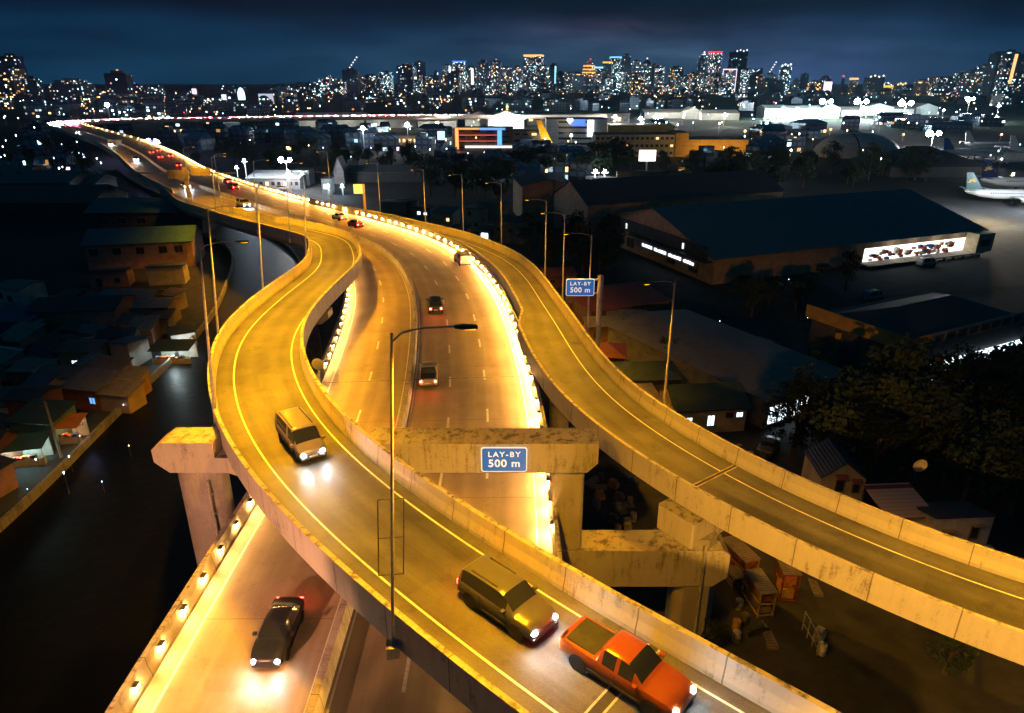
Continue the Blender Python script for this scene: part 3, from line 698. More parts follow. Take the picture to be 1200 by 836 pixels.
# the stream of traffic on the distant level road: small cars too far off to show parts
HEADF = emit('far_headlamp', (1., .72, .68), 900); TAILF = emit('far_tail_lamp', (1., .10, .20), 900)
def far_car(name, lab, lens, col):
    mb = MB().loft([rr_sec(x, w, a, b) for x, w, a, b in KINDS['sedan']['body']])
    o = mb.build(name, paint_mat(col)); 
    m2 = bmesh.new(); m2.from_mesh(o.data)
    o.data.materials.append(GLASS); o.data.materials.append(lens)
    def addbox(x0, x1, y0, y1, z0, z1, mi):
        r = bmesh.ops.create_cube(m2, size=1.)
        for v in r['verts']: v.co = Vector(((x0+x1)/2+v.co.x*(x1-x0), (y0+y1)/2+v.co.y*(y1-y0), (z0+z1)/2+v.co.z*(z1-z0)))
        for f in {f for v in r['verts'] for f in v.link_faces}: f.material_index = mi
    addbox(-1.5, .8, -.64, .64, .98, 1.42, 1)
    for s in (-1, 1):
        addbox(-2.28, -1.75, s*.62-.28, s*.62+.28, .6, .98, 2); addbox(1.75, 2.2, s*.62-.28, s*.62+.28, .5, .86, 2)
    m2.to_mesh(o.data); m2.free()
    return tag(o, lab, 'car', 'cars streaming along the far level road')
fr_ = far_car('car', 'tiny far car with glowing red lamps in the stream on the distant level road', TAILF, (.2, .2, .2))
fw_ = far_car('car', 'tiny far car with pinkish white lamps in the stream on the distant level road', HEADF, (.6, .6, .6))
q = main.near(-300, 492); qq = [q]; first = {0: True, 1: True}
while q < main.near(-40, 618):
    for lane, src in ((-3.2, 0), (-7.4, 0), (3.0, 1), (6.6, 1)):
        if R.random() < .22: continue
        k = src if R.random() < .8 else 1-src
        a = q+R.uniform(-2, 2); p = main.point(a, lane, .01); hd = main.heading(a)+(PI if lane > 0 else 0)
        s0 = fr_ if k == 0 else fw_
        if first[k]: s0.location = p; s0.rotation_euler = (0, 0, hd); first[k] = False
        else:
            c = s0.copy(); C.objects.link(c); c.location = p; c.rotation_euler = (0, 0, hd)
    q += 7.5

# ------------------------------------------------------------------ signs
BLUE = plain('sign_blue_added_glow', (.012, .085, .33), .35, var=.08); WHITE = plain('sign_white', (.8, .8, .8), .4, var=.05)
WHITEL = plain('sign_white_added_glow', (.8, .8, .8), .4, var=.03); WB_ = WHITEL.node_tree.nodes['Principled BSDF']; WB_.inputs['Emission Color'].default_value = (.85, .95, 1, 1); WB_.inputs['Emission Strength'].default_value = .5
BB_ = BLUE.node_tree.nodes['Principled BSDF']; BB_.inputs['Emission Color'].default_value = (.03, .22, .75, 1); BB_.inputs['Emission Strength'].default_value = .42  # glow added to white and blue sign faces, standing in for light on them
def text(s, size, mat, parent, loc, rot=(PI/2, 0, 0), bold=.012, nm='lettering', sp=1.05):
    c = bpy.data.curves.new(nm, 'FONT'); c.body = s; c.size = size; c.align_x = 'CENTER'; c.align_y = 'CENTER'; c.extrude = .008; c.offset = bold; c.space_character = sp
    c.materials.append(mat); tmp = bpy.data.objects.new(nm, c); C.objects.link(tmp); bpy.context.view_layer.update()
    me = bpy.data.meshes.new_from_object(tmp.evaluated_get(bpy.context.evaluated_depsgraph_get())); bpy.data.objects.remove(tmp); bpy.data.curves.remove(c)
    o = bpy.data.objects.new(nm, me); C.objects.link(o); o.parent = parent; o.location = loc; o.rotation_euler = rot; return o
def rrect(w, h, r, n=5):
    out = []
    for cx, cz, a0 in ((w/2-r, h/2-r, 0), (-w/2+r, h/2-r, 90), (-w/2+r, -h/2+r, 180), (w/2-r, -h/2+r, 270)):
        for k in range(n+1):
            a = math.radians(a0+90*k/n); out.append((cx+r*math.cos(a), cz+r*math.sin(a)))
    return out
def plate(mb, w, h, r, y0, y1):
    p = rrect(w, h, r); n = len(p)
    mb.add([(x, y0, z) for x, z in p]+[(x, y1, z) for x, z in p], [tuple(range(n)), tuple(range(n, 2*n))[::-1]]+[(i, n+i, n+(i+1) % n, (i+1) % n) for i in range(n)]); return mb
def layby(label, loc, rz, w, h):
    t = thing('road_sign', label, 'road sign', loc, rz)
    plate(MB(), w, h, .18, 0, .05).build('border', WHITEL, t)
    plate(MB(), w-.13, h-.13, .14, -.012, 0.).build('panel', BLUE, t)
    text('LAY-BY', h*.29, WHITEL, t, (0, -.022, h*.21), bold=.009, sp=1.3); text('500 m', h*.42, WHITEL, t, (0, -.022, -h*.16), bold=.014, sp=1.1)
    return t
x0, z0 = atY(564, 553, BY-.3); x1, z1 = atY(618, 525, BY-.3)
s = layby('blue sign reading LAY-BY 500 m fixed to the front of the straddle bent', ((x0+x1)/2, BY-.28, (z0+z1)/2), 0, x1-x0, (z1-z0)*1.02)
mb = MB()
for xx in (-.8, .8): mb.box(xx-.05, xx+.05, .05, .28, -.5, .5)
mb.build('mounting_bracket', STEEL, s)
xb, yb = at(700, 398, 12.5); yb += .2
xl, zl = atY(663, 347, yb-.35); xr_, zr = atY(697, 327, yb-.35)
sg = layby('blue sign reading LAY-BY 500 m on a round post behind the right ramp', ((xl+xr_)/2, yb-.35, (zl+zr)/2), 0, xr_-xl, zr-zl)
xp, zp = atY(704, 323, yb)
mb = MB().tube((xp, yb, 0), (xp, yb, zp), .33, .3, 14); mb.build('post', STEEL, sg, True, smooth=True)
mb = MB()
for dz in (-.7, .75): mb.tube((xl+.3, yb-.22, (zl+zr)/2+dz), (xp, yb-.05, (zl+zr)/2+dz), .12)
mb.build('bracket_arm', STEEL, sg, True)
# overhead gantry seen from behind, and the yellow sign
CREAM = plain('aged_cream_panel', (.48, .36, .22), .5, var=.2)
x, y = at(222, 232, 10); t = thing('gantry_sign', 'two brownish sign panels on a T shaped post in the expressway median', 'gantry', (x, y, 10))
top = atY(222, 196, y)[1]
MB().box(x-.45, x+.45, y-.4, y+.4, 10, top).build('post', CREAM, t, True)
for a, b in ((196, 220.5), (223.5, 246)):
    pw = []
    for px, dy in ((a, 0.), (b, 0.)):
        pw.append((atY(px, 200, y-.6)[0]))
    zt = atY(222, 196.5 if a > 210 else 199, y)[1]; zb = atY(222, 205.5 if a > 210 else 209, y)[1]
    o = MB().box(pw[0], pw[1], y-.75, y-.5, zb, zt).build('sign_panel', CREAM, t, True)
    mb = MB()
    for k in range(5):
        xx = pw[0]+(pw[1]-pw[0])*(k+.5)/5; mb.box(xx-.08, xx+.08, y-.9, y-.752, zb, zt)
    mb.box(pw[0], pw[1], y-.88, y-.753, (zb+zt)/2-.1, (zb+zt)/2+.1).build('stiffener', STEEL, t, True)
MB().box(x-13, x+13, y-.48, y-.38, top-1.6, top-1.25).build('truss', STEEL, t, True)
x, y = at(428, 247, 11); t = thing('road_sign', 'lit yellow roadside sign on a post behind the far ramp parapet', 'road sign', (x, y, 0))
zt = atY(428, 216, y)[1]; MB().tube((x, y, 0), (x, y, zt), .35, .3, 10).build('post', CREAM, t, True)
xa, za = atY(415, 227, y); xb2, zb2 = atY(424.5, 216, y)
MB().box(xa, xb2, y-.3, y-.1, za, zb2).build('panel', emit('lit_yellow_panel', (1, .6, .12), 1.4), t, True)
MB().box(xb2-.1, x, y-.15, y, zb2-.8, zb2-.5).box(xb2-.1, x, y-.15, y, za+.4, za+.7).build('bracket_arm', CREAM, t, True)
x, y = at(138, 170, 10); t = thing('gantry_sign', 'small far gantry panel over the expressway near the hairpin', 'gantry', (x, y, 10))
xa, za = atY(128, 172, y); xb2, zb2 = atY(141, 164, y)
MB().box(xa, xb2, y-.3, y, za, zb2).build('sign_panel', STEEL, t, True); MB().tube((xb2+.3, y, 10), (xb2+.3, y, zb2), .3).build('post', STEEL, t, True)
WALLG = plain('mirror_back_grey', (.2, .2, .2), .5)
# round mirror outside the curved ramp
x, y = at(372, 450, 15); t = thing('traffic_mirror', 'round convex mirror on a short post in the gap beside the inner ramp parapet', 'mirror', (x, y, 8))
xc, zc = atY(372, 427, y); m = MB().lathe([(.05, .05), (.42, .04), (.5, 0), (.5, -.04), (.05, -.06)], n=20); m.v = [(p[0]+xc, p[2]*-1+y, p[1]+zc) for p in m.v]
m.build('mirror_face', WALLG, t, True, smooth=True); MB().tube((xc, y+.12, 8), (xc, y+.12, zc), .07).build('post', STEEL, t, True)

# ------------------------------------------------------------------ ground, creek, yards
o = MB(); o.add([(-9000, -300, 0), (9000, -300, 0), (9000, 9000, 0), (-9000, 9000, 0)], [(0, 1, 2, 3)])
EARTH = plain('packed_earth', (.032, .031, .03), .95, scale=.6, var=.5, bump=.3)
tag(o.build('ground', EARTH), kind='structure')
m, t_, b_ = new_mat('creek_water')
b_.inputs['Base Color'].default_value = (.0015, .002, .003, 1); b_.inputs['Roughness'].default_value = .42; b_.inputs['Specular IOR Level'].default_value = .12
nz = t_.noise(t_.node('ShaderNodeTexCoord').outputs['Object'], .9, 4, .5)
t_.l.new(t_.node('ShaderNodeBump', {'Height': nz, 'Strength': .25, 'Distance': .2}).outputs[0], b_.inputs['Normal'])
bank = [(-46.5, 20), (-46.8, 54.7), (-47.4, 63.2), (-49.0, 82.3), (-50.5, 103), (-55.5, 126), (-67, 160), (-84, 182), (-112, 214), (-150, 262), (-190, 320)]
bk = Path(np.c_[smooth(resample(catmull(bank), 2.), 3), np.zeros(len(smooth(resample(catmull(bank), 2.), 3)))])
wd = np.interp(bk.P[:, 1], [20, 80, 110, 160, 330], [24, 24, 17, 13, 8])
tag(sweep(bk, [(np.zeros(len(bk.P))-.3, .01), (-wd, .01)], False).build('creek', m), kind='structure')
BANKM = concrete('bank_concrete', (.24, .22, .19), (.08, .075, .065), joints=6., moss=.6)
tw = sweep(bk, [(.0, -.3), (.0, .95), (-.32, .95), (-.4, -.3)]).build('embankment_wall', BANKM)
tag(tw, 'low grey concrete wall along the creek edge below the shanty houses', 'wall')
tw = sweep(bk, [(-wd-.4, -.3), (-wd-.4, .7), (-wd, .7), (-wd+.1, -.3)], sel=bk.cut(60, 400)).build('embankment_wall', BANKM)
tag(tw, 'low concrete wall on the expressway side of the dark creek', 'wall')
YARD = plain('concrete_yard', (.038, .05, .056), .9, scale=.4, var=.4)
def sheet(name, pts, z, mat):
    mb = MB(); mb.add([(x, y, z) for x, y in pts], [tuple(range(len(pts)))]); return tag(mb.build(name, mat), kind='structure')
sheet('alley', [(-47.9, 40), (-48.6, 82), (-50.5, 103), (-53.5, 103), (-51.6, 82), (-50.7, 40)], .02, YARD)
sheet('yard', [at(920, 300), at(1200, 262), at(1260, 330), at(990, 350)], .012, YARD)
sheet('yard', [at(720, 190), at(815, 190), at(815, 222), at(690, 222)], .012, YARD)
sheet('side_road', [at(85, 190), at(131, 207), at(142, 238), at(160, 252), at(98, 254), at(104, 235)], .012, plain('pale_road', (.16, .17, .17), .8))
GRASS = plain('airfield_grass', (.035, .06, .025), .95, scale=.02, var=.5)
sheet('airfield', [at(860, 152), at(1400, 160), at(1400, 136), at(800, 134)], .012, GRASS)
sheet('apron', [at(850, 136), at(1400, 138), at(1400, 126), at(860, 126)], .02, YARD)
sheet('apron', [at(1040, 205), at(1400, 245), at(1400, 165), at(1080, 168)], .02, YARD)

# ------------------------------------------------------------------ buildings
W = lambda n, c, **k: plain('wall_'+n, c, .85, var=k.get('var', .3), scale=k.get('scale', .8))
WALL = dict(cream=W('cream', (.52, .44, .30)), white=W('white', (.62, .60, .55)), pink=W('pink', (.45, .25, .2)), tan=W('tan', (.42, .30, .19)), grey=W('grey', (.28, .27, .26)), blue=W('blue', (.06, .15, .36)), green=W('green', (.12, .25, .2)), teal=W('teal', (.1, .33, .3)), brown=W('brown', (.2, .12, .07)), brick=W('brick', (.28, .11, .06)), yellow=W('yellow', (.62, .38, .07)), dark=W('dark', (.07, .07, .075)), ochre=W('ochre', (.5, .28, .06)), hangar=W('hangar', (.5, .52, .52)))
ROOF = dict(rusty=roofing('rusty_sheet', (.14, .11, .09), (.2, .08, .03)), grey=roofing('grey_sheet', (.17, .17, .165), (.11, .08, .06)), teal=roofing('teal_sheet', (.05, .13, .135), (.06, .1, .1)), dark=roofing('dark_sheet', (.045, .047, .05), (.06, .045, .04)), red=roofing('red_sheet', (.22, .055, .03), (.14, .06, .04)), green=roofing('green_sheet', (.045, .075, .045), (.05, .05, .035)), blue=roofing('blue_sheet', (.03, .09, .17), (.05, .07, .08)), patched=roofing('patched_sheet', (.22, .2, .17), (.1, .06, .04)), white=roofing('white_sheet', (.5, .5, .48), (.35, .33, .3)))
ROOFX = dict(teal=roofing('teal_sheet_long', (.055, .14, .165), (.05, .10, .12), .6), grey=roofing('grey_sheet_long', (.19, .175, .15), (.14, .12, .10), .5))
FRAME = plain('window_frame', (.25, .24, .22), .5); SHUT = plain('dark_opening', (.018, .018, .02), .3)
COOLLIT = emit('lit_cool_window', (.75, .92, 1.), 2.2); WARMLIT = emit('lit_warm_window', (1., .62, .25), 2.0); WHITELIT = emit('lit_white_interior', (.95, .97, 1.), 4.5)
def roof_mesh(kind, L, D, h, rh, ov):
    a, b, c, d = -ov, L+ov, -ov, D+ov; th = .12; mb = MB()
    def slab(pts):  # pts: quad/tri top, thickened downwards
        n = len(pts); mb.add([(x, y, z) for x, y, z in pts]+[(x, y, z-th) for x, y, z in pts], [tuple(range(n)), tuple(range(n, 2*n))[::-1]]+[(i, n+i, n+(i+1) % n, (i+1) % n) for i in range(n)])
    e = h+.06
    if kind == 'gx':
        k = rh*ov/(D/2); slab([(a, c, e-k), (b, c, e-k), (b, D/2, e+rh), (a, D/2, e+rh)]); slab([(a, D/2, e+rh+.004), (b, D/2, e+rh+.004), (b, d, e-k), (a, d, e-k)])
    elif kind == 'gy':
        k = rh*ov/(L/2); slab([(a, c, e-k), (L/2, c, e+rh), (L/2, d, e+rh), (a, d, e-k)]); slab([(L/2, c, e+rh+.004), (b, c, e-k), (b, d, e-k), (L/2, d, e+rh+.004)])
    elif kind == 'shed': slab([(a, c, e), (b, c, e), (b, d, e+rh), (a, d, e+rh)])
    elif kind == 'shedb': slab([(a, c, e+rh), (b, c, e+rh), (b, d, e), (a, d, e)])
    elif kind == 'hip':
        i = min(L, D)/2+ov
        if L >= D:
            p, q_ = (a+i, D/2, e+rh), (b-i, D/2, e+rh)
            slab([(a, c, e), (b, c, e), q_, p]); slab([(b, d, e), (a, d, e), p, q_]); slab([(a, d, e), (a, c, e), p]); slab([(b, c, e), (b, d, e), q_])
        else:
            p, q_ = (L/2, c+i, e+rh), (L/2, d-i, e+rh)
            slab([(a, c, e), (b, c, e), p]); slab([(b, d, e), (a, d, e), q_]); slab([(a, d, e), (a, c, e), p, q_]); slab([(b, c, e), (b, d, e), q_, p])
    elif kind == 'flat': slab([(a, c, e+.1), (b, c, e+.1), (b, d, e+.1), (a, d, e+.1)])
    return mb
def walls(kind, L, D, h, rh):
    mb = MB()
    if kind == 'gx': # gables on x=0 and x=L
        prof = [(0, 0), (D, 0), (D, h), (D/2, h+rh), (0, h)]; n = 5
        mb.add([(0, y, z) for y, z in prof]+[(L, y, z) for y, z in prof], [tuple(range(n)), tuple(range(n, 2*n))]+[(i, n+i, n+(i+1) % n, (i+1) % n) for i in range(n)])
    elif kind == 'gy':
        prof = [(0, 0), (L, 0), (L, h), (L/2, h+rh), (0, h)]; n = 5
        mb.add([(x, 0, z) for x, z in prof]+[(x, D, z) for x, z in prof], [tuple(range(n)), tuple(range(n, 2*n))]+[(i, n+i, n+(i+1) % n, (i+1) % n) for i in range(n)])
    elif kind in ('shed', 'shedb'):
        z0, z1 = (h, h+rh) if kind == 'shed' else (h+rh, h); prof = [(0, 0), (D, 0), (D, z1), (0, z0)]; n = 4
        mb.add([(0, y, z) for y, z in prof]+[(L, y, z) for y, z in prof], [tuple(range(n)), tuple(range(n, 2*n))]+[(i, n+i, n+(i+1) % n, (i+1) % n) for i in range(n)])
    else: mb.box(0, L, 0, D, 0, h)
    return mb
def opening(t, face, L, D, u, z, w, h, lit=None, name='window', detail=True):
    """a window or door standing a little proud of the wall: frame with a pane as its sub-part"""
    def P(uu, zz, out):
        return {'f': (uu, -out, zz), 'b': (uu, D+out, zz), 'l': (-out, uu, zz), 'r': (L+out, uu, zz)}[face]
    def bx(mb, u0, u1, z0, z1, o0, o1):
        p, q_ = P(u0, z0, o0), P(u1, z1, o1); mb.box(min(p[0], q_[0]), max(p[0], q_[0]), min(p[1], q_[1]), max(p[1], q_[1]), z0, z1)
    fm = MB(); s = .09
    bx(fm, u-s, u, z-s, z+h+s, .003, .09); bx(fm, u+w, u+w+s, z-s, z+h+s, .003, .09); bx(fm, u, u+w, z+h, z+h+s, .003, .09); bx(fm, u, u+w, z-s, z, .003, .12)
    if detail and w > .7: bx(fm, u+w/2-.03, u+w/2+.03, z, z+h, .04, .08)
    fr = fm.build(name, FRAME, t); pm = MB(); bx(pm, u, u+w, z, z+h, .004, .035); pm.build('pane' if name == 'window' else 'leaf', lit or SHUT, fr)
    return fr
def house(name, label, cat, x, y, rz, L, D, h, roof='gx', rh=1.2, wall='cream', rf='rusty', wins=(), ov=.35, group=None, doors=(), rmat=None, wmat=None):
    t = thing(name, label, cat, (x, y, 0), rz, group)
    walls(roof, L, D, h, rh).build('wall', wmat or WALL[wall], t)
    roof_mesh(roof, L, D, h, rh, ov).build('roof', rmat or ROOF[rf], t)
    for w_ in wins: opening(t, w_[0], L, D, *w_[1:6], lit=w_[6] if len(w_) > 6 else None) if False else opening(t, w_[0], L, D, w_[1], w_[2], w_[3], w_[4], w_[5] if len(w_) > 5 else None)
    for w_ in doors: opening(t, w_[0], L, D, w_[1], 0.06, w_[2], w_[3], None, 'door')
    return t
def between(p0, p1):
    return math.atan2(p1[1]-p0[1], p1[0]-p0[0]), math.hypot(p1[0]-p0[0], p1[1]-p0[1])

# --- the long warehouse on the right
EV = 5.6; A = at(838, 302, EV); B = at(1152, 268, EV); rz, L = between(A, B)
def adj(a):
    a = list(a)
    if a[0] > 890 and 145 <= a[1] <= 150: d = a[1]-141.; a[1] -= d; a[2] -= d; a[5] *= 2.4 if a[0] < 970 else 6; a[6] *= 1.35
    elif a[1] in (158, 160, 150) and 540 < a[0] < 890: d = a[1]-(153.5 if a[0] < 650 else 143 if a[0] > 755 else 152); a[1] -= d; a[2] -= d; a[5] *= 3.5
    a[4] *= 2.5; a[5] *= (1.5 if a[0] > 530 and a[1] < 160 else .7) if a[0] != 1090 else 1.6
    if a[1] < 190: a[6] *= 1.35
    return a
wh = house('warehouse', 'huge long warehouse with a pale teal sheet roof, lit shopfront under its right eave', 'warehouse', A[0], A[1], rz, L, 45, EV, 'gx', 6.2, 'tan', 'teal', ov=.8, rmat=ROOFX['teal'])
mb = MB().box(-1.9, -.05, 0.6, 43, 4.4, 4.65)
mb.build('canopy', ROOF['dark'], wh)
mb = MB().box(-.34, -.03, 2, 43, 4.7, 7.2); mb.build('fascia_band', WALL['dark'], wh)
SIGNLIT = emit('illuminated_letters', (.85, .93, 1.), 2.6)
mb = MB(); y = 4.0; rs = random.Random(3)
for word in (7, 9, 9, 8):
    for k in range(word):
        hh = rs.choice((.5, .62, .62)); mb.box(-2.06, -1.95, y, y+.3, 3.2, 3.2+hh)
        if rs.random() < .5: mb.box(-2.06, -1.95, y+.3, y+.42, 3.2+hh*.4, 3.2+hh*.6)
        y += .52
    y += .8
mb.build('illuminated_sign', SIGNLIT, wh)
MB().box(-1.94, -1.9, 3, 26, 2.8, 4.2).build('sign_board', WALL['grey'], wh)
for u in (5, 13, 30): opening(wh, 'l', L, 43, u, 1.0, 3.2, 2.2, None)
for u in (10, 33): MB().box(-.5, -.34, u, u+.5, 5.2, 6.4).build('wall_lamp', emit('dim_wall_lamp', (.9, .95, .9), 1.2), wh)
# shopfront: lit interior with goods on display
mb = MB().box(L*.52, L*.93, -.05, -.004, .95, 3.9); sf = mb.build('shopfront', emit('shop_interior', (1., .96, .86), 2.4), wh)
rs = random.Random(5); goods = [emit('goods_red', (.9, .15, .06), .9), emit('goods_orange', (1., .45, .08), 1.1), emit('goods_blue', (.1, .3, .9), .8), emit('goods_white', (.9, .9, .85), 2.), emit('goods_brown', (.4, .2, .1), .5)]
GOODS = [plain('goods_%d' % i, c, .5) for i, c in enumerate(((.5, .06, .03), (.55, .2, .04), (.05, .12, .4), (.6, .6, .55), (.2, .1, .05)))]
for gi, gm in enumerate(GOODS):
    mb = MB()
    for k in range(16):
        u = rs.uniform(L*.535, L*.87); z = rs.uniform(1.0, 2.9); s = rs.uniform(.4, 1.3); MB().box(u, u+s, -.35-rs.random()*.5, -.08, z, z+rs.uniform(.3, .8)).build('goods_box', gm, sf)
MB().box(L*.5, L*.97, -3.4, -.06, .7, .9).build('loading_dock', CONC, wh)
for k in range(7): MB().box(L*(.68+.04*k), L*(.68+.04*k)+1.8, -3.9, -3.42, .05, .65).build('dock_bumper', WALL['cream'], wh)
MB().box(L*.93, L+.02, -3.2, -.06, .905, 5.2).build('office_block', WALL['cream'], wh)
MB().box(L*.945, L*.985, -3.24, -3.203, 2.3, 3.8).build('window', SHUT, wh)
for k in range(4):
    p = Vector((A[0], A[1], 0))+Matrix.Rotation(rz, 3, 'Z') @ Vector((L*(.62+.09*k), -2.2, 4.4)); light('shop_light', 'POINT', p, 130, (1., .93, .8), None, .4)
# --- second warehouse with twin gables, behind and left
e = (math.cos(rz), math.sin(rz)); n_ = (-e[1], e[0])
p = (A[0]+n_[0]*44.5-e[0]*5, A[1]+n_[1]*44.5-e[1]*5)
house('warehouse', 'dark roofed warehouse behind the long teal one, small tan gable facing the ramp', 'warehouse', p[0], p[1], rz, L*.8, 20, 9.5, 'gx', 4.6, 'tan', 'dark', ov=.6)
p = at(612, 262, 0); house('warehouse', 'tan block with a dark roof at the left end of the warehouses, behind trees', 'warehouse', p[0], p[1], rz-.25, 15, 20, 10.5, 'gy', 1.8, 'tan', 'dark')
p = at(664, 268, 0); house('shed', 'small tan gabled shed between the dark trees and the long warehouse', 'shed', p[0], p[1], rz-.3, 13, 24, 8, 'gy', 3., 'tan', 'dark', [('f', 3, 2, 2.2, 1.4), ('f', 8, 2, 2.2, 1.4)])
# --- the long grey shed, cream house, carport house, red roof
house('long_shed', 'long low shed with a plain greyish brown roof, its near end wall glazed and lit', 'shed', 43, 79, math.radians(120), 30, 15.5, 3.7, 'gx', .9, 'grey', 'grey', ov=.3, rmat=ROOFX['grey'])
ls = bpy.data.objects['long_shed']
for k in range(4):
    opening(ls, 'l', 30, 15.5, 8.2+k*1.8, .5, 1.5, 2.3, COOLLIT if k else WHITELIT)
pA = at(795, 505, 0); pA = (18.9, 70.0)
ch = house('cream_house', 'cream single storey house with a blackish green roof and small lit windows', 'house', pA[0], pA[1], math.radians(6), 8.3, 6.5, 3.3, 'gx', 1.5, 'cream', 'green', [('f', 1.1, .8, .75, 1.3, COOLLIT), ('f', 3.7, .95, .8, 1.3, COOLLIT), ('f', 5.9, 1.9, .75, .6), ('f', 7.1, 1.9, .75, .6, COOLLIT)], .45)
house('dark_roof_house', 'low house with a dark moss green hipped roof, behind the cream house', 'house', 12.8, 77.8, math.radians(2), 8.4, 5.6, 3.4, 'hip', 1.3, 'brown', 'green')
house('small_house', 'low house with a dark reddish brown hipped roof, behind the carport house', 'house', 9.0, 86.0, math.radians(-8), 6.2, 5, 3.4, 'hip', 1.2, 'brown', 'red')
p = at(738, 470, 0)
cp = house('carport_house', 'small cream house with a patched flat roof and carport beside the tall lamp', 'house', 11.0, 71.0, math.radians(3), 3.4, 4.6, 3.3, 'shed', .35, 'cream', 'green', [('f', .7, 1.1, 1., 1.)], .4)
mb = MB().box(3.42, 6.6, -.35, 5.6, 3.3, 3.42); mb.build('carport_roof', ROOF['patched'], cp)
mb = MB()
for xx, yy in ((6.4, -.2), (6.4, 4.5)): mb.box(xx-.08, xx+.08, yy-.08, yy+.08, 0, 3.3)
mb.build('carport_post', STEEL, cp); MB().box(1.2, 3.1, .7, 3.2, 3.55, 3.62).build('roof_patch', WALL['cream'], cp)
house('cream_box_room', 'tiny cream flat roofed block tucked against the right ramp parapet', 'shed', 9.4, 79.5, math.radians(5), 2.2, 3, 3.4, 'flat', .2, 'cream', 'patched')
p0 = at(694, 365, 3.2); p1 = at(790, 352, 3.2)
house('red_roof_house', 'long low house under a rusty red sheet roof behind the lay-by sign post', 'house', p0[0], p0[1], between(p0, p1)[0], 15, 9, 3.2, 'shed', 1.0, 'brown', 'red', [('f', 2, 1, 1.4, 1), ('f', 6, 1, 1.4, 1)])
for k, (px, py, L_, D_, wl, rf, lab) in enumerate(((690, 402, 5.5, 3.5, 'ochre', 'patched', 'low yellowish lean-to right behind the lay-by sign post'), (712, 390, 6, 3, 'tan', 'patched', 'pale patched roof shack beside a junk yard, right of the sign post'), (745, 402, 5, 3, 'brown', 'dark', 'dark roofed shack between junk and the long grey shed'), (668, 372, 4, 3, 'brown', 'rusty', 'rusty roofed shack just behind the ramp parapet left of the lay-by sign'), (640, 338, 6, 4, 'brick', 'red', 'reddish shack behind the parapet at the ramp bend'))):
    p = at(px, py, 0); house('shack', lab, 'shack', p[0], p[1], math.radians(8-14*(k % 2)), L_, D_, 2.6, 'shed', .4, wl, rf, [('f', .8, .9, .9, .8)])
# --- yellow modern building
A = at(1063, 409, 6.4); 
ymr = math.atan2(.45, .89)
yb_ = thing('yellow_office_building', 'modern flat roofed building with broad yellow fascia, glass front lit at right', 'building', (A[0], A[1], 0), ymr)
MB().box(.4, 27, .4, 15, 0, 6.2).build('wall', WALL['dark'], yb_)
MB().box(.05, 27.5, .05, 15.5, 6.2, 6.35).build('roof_deck', WALL['dark'], yb_)
MB().box(-.25, 0.04, -.25, 15.8, 6.0, 7.9).build('fascia', WALL['ochre'], yb_); MB().box(0.05, 4.2, -.25, 0.04, 6.0, 7.7).build('fascia', WALL['ochre'], yb_)
MB().box(4.21, 28, -.2, 0.04, 6.1, 7.7).build('fascia', WALL['grey'], yb_)
for k in range(9): MB().box(5+k*2.5, 6.9+k*2.5, -.24, -.203, 6.4, 7.4).build('louvre_panel', WALL['dark'], yb_)
m = MB(); prof = [(0.1, .1, 6.4), (27, .1, 6.4), (27, 7.5, 8.6), (0.1+5, 7.5, 8.6)]
roof_mesh('hip', 27, 14.5, 6.4, 2.4, -.3).build('roof', ROOF['dark'], yb_)
mb = MB().box(6, 27, -.02, .38, .4, 3.0); mb.build('glass_front', COOLLIT, yb_)
mb = MB()
for k in range(12): mb.box(6+k*1.8, 6.1+k*1.8, -.1, -.025, .4, 3.0)
mb.build('mullion', DSTEEL, yb_)
for (px, py, w_, d_, h_, lab) in ((972, 430, 5.5, 4, 5.2, 'yellow upper storey block left of the modern building, partly under its eave'), (1013, 452, 3.2, 3, 3.4, 'small yellow block in front of the modern building'), (946, 432, 2.2, 2., 2.8, 'small cream guard box at the left of the yellow blocks'), (958, 437, 2.2, 2, 2.6, 'smallest ochre hut between guard box and modern building')):
    p = at(px, py, 0); house('annex_block', lab, 'annex', p[0], p[1], math.radians(-28), w_, d_, h_, 'flat', .2, 'ochre', 'dark', [('f', w_*.3, h_*.35, w_*.4, .8)], .1)
# --- white gabled house, striped canopy, white wall at the lower right
p0 = at(962, 575, 4.4); GH_ = atY(985, 542, p0[1]+.8)[1]
gh = house('gable_house', 'cream gabled house with shaded dark window behind the right ramp parapet', 'house', p0[0]+.3, p0[1]+.8, math.radians(-4), 3.8, 4.5, GH_-1.5, 'gy', 1.5, 'cream', 'dark', [('f', 1.3, GH_-2.9, .7, 1.3), ('f', 2.8, GH_-2.9, .55, .9)], .1)
for u, w_, dz_ in ((1.15, 1.0, GH_-7.4), (2.65, .8, GH_-7.8)): MB().hexa([(u, -.5, 5.9+dz_), (u+w_, -.5, 5.9+dz_), (u+w_, -.01, 6.0+dz_), (u, -.01, 6.0+dz_), (u, -.5, 5.96+dz_), (u+w_, -.5, 5.96+dz_), (u+w_, -.01, 6.25+dz_), (u, -.01, 6.25+dz_)]).build('window_hood', ROOF['red'], gh)
mm, tt, bb = new_mat('striped_canopy')
ob = tt.node('ShaderNodeSeparateXYZ', {0: tt.node('ShaderNodeTexCoord').outputs['Object']})
st = tt.math('FRACT', tt.math('DIVIDE', ob.outputs[1], 1.75)); thin = tt.math('LESS_THAN', tt.math('FRACT', tt.math('DIVIDE', ob.outputs[1], .44)), .1)
wide = tt.math('MULTIPLY', tt.math('LESS_THAN', st, .3), tt.math('GREATER_THAN', ob.outputs[1], 2.6))
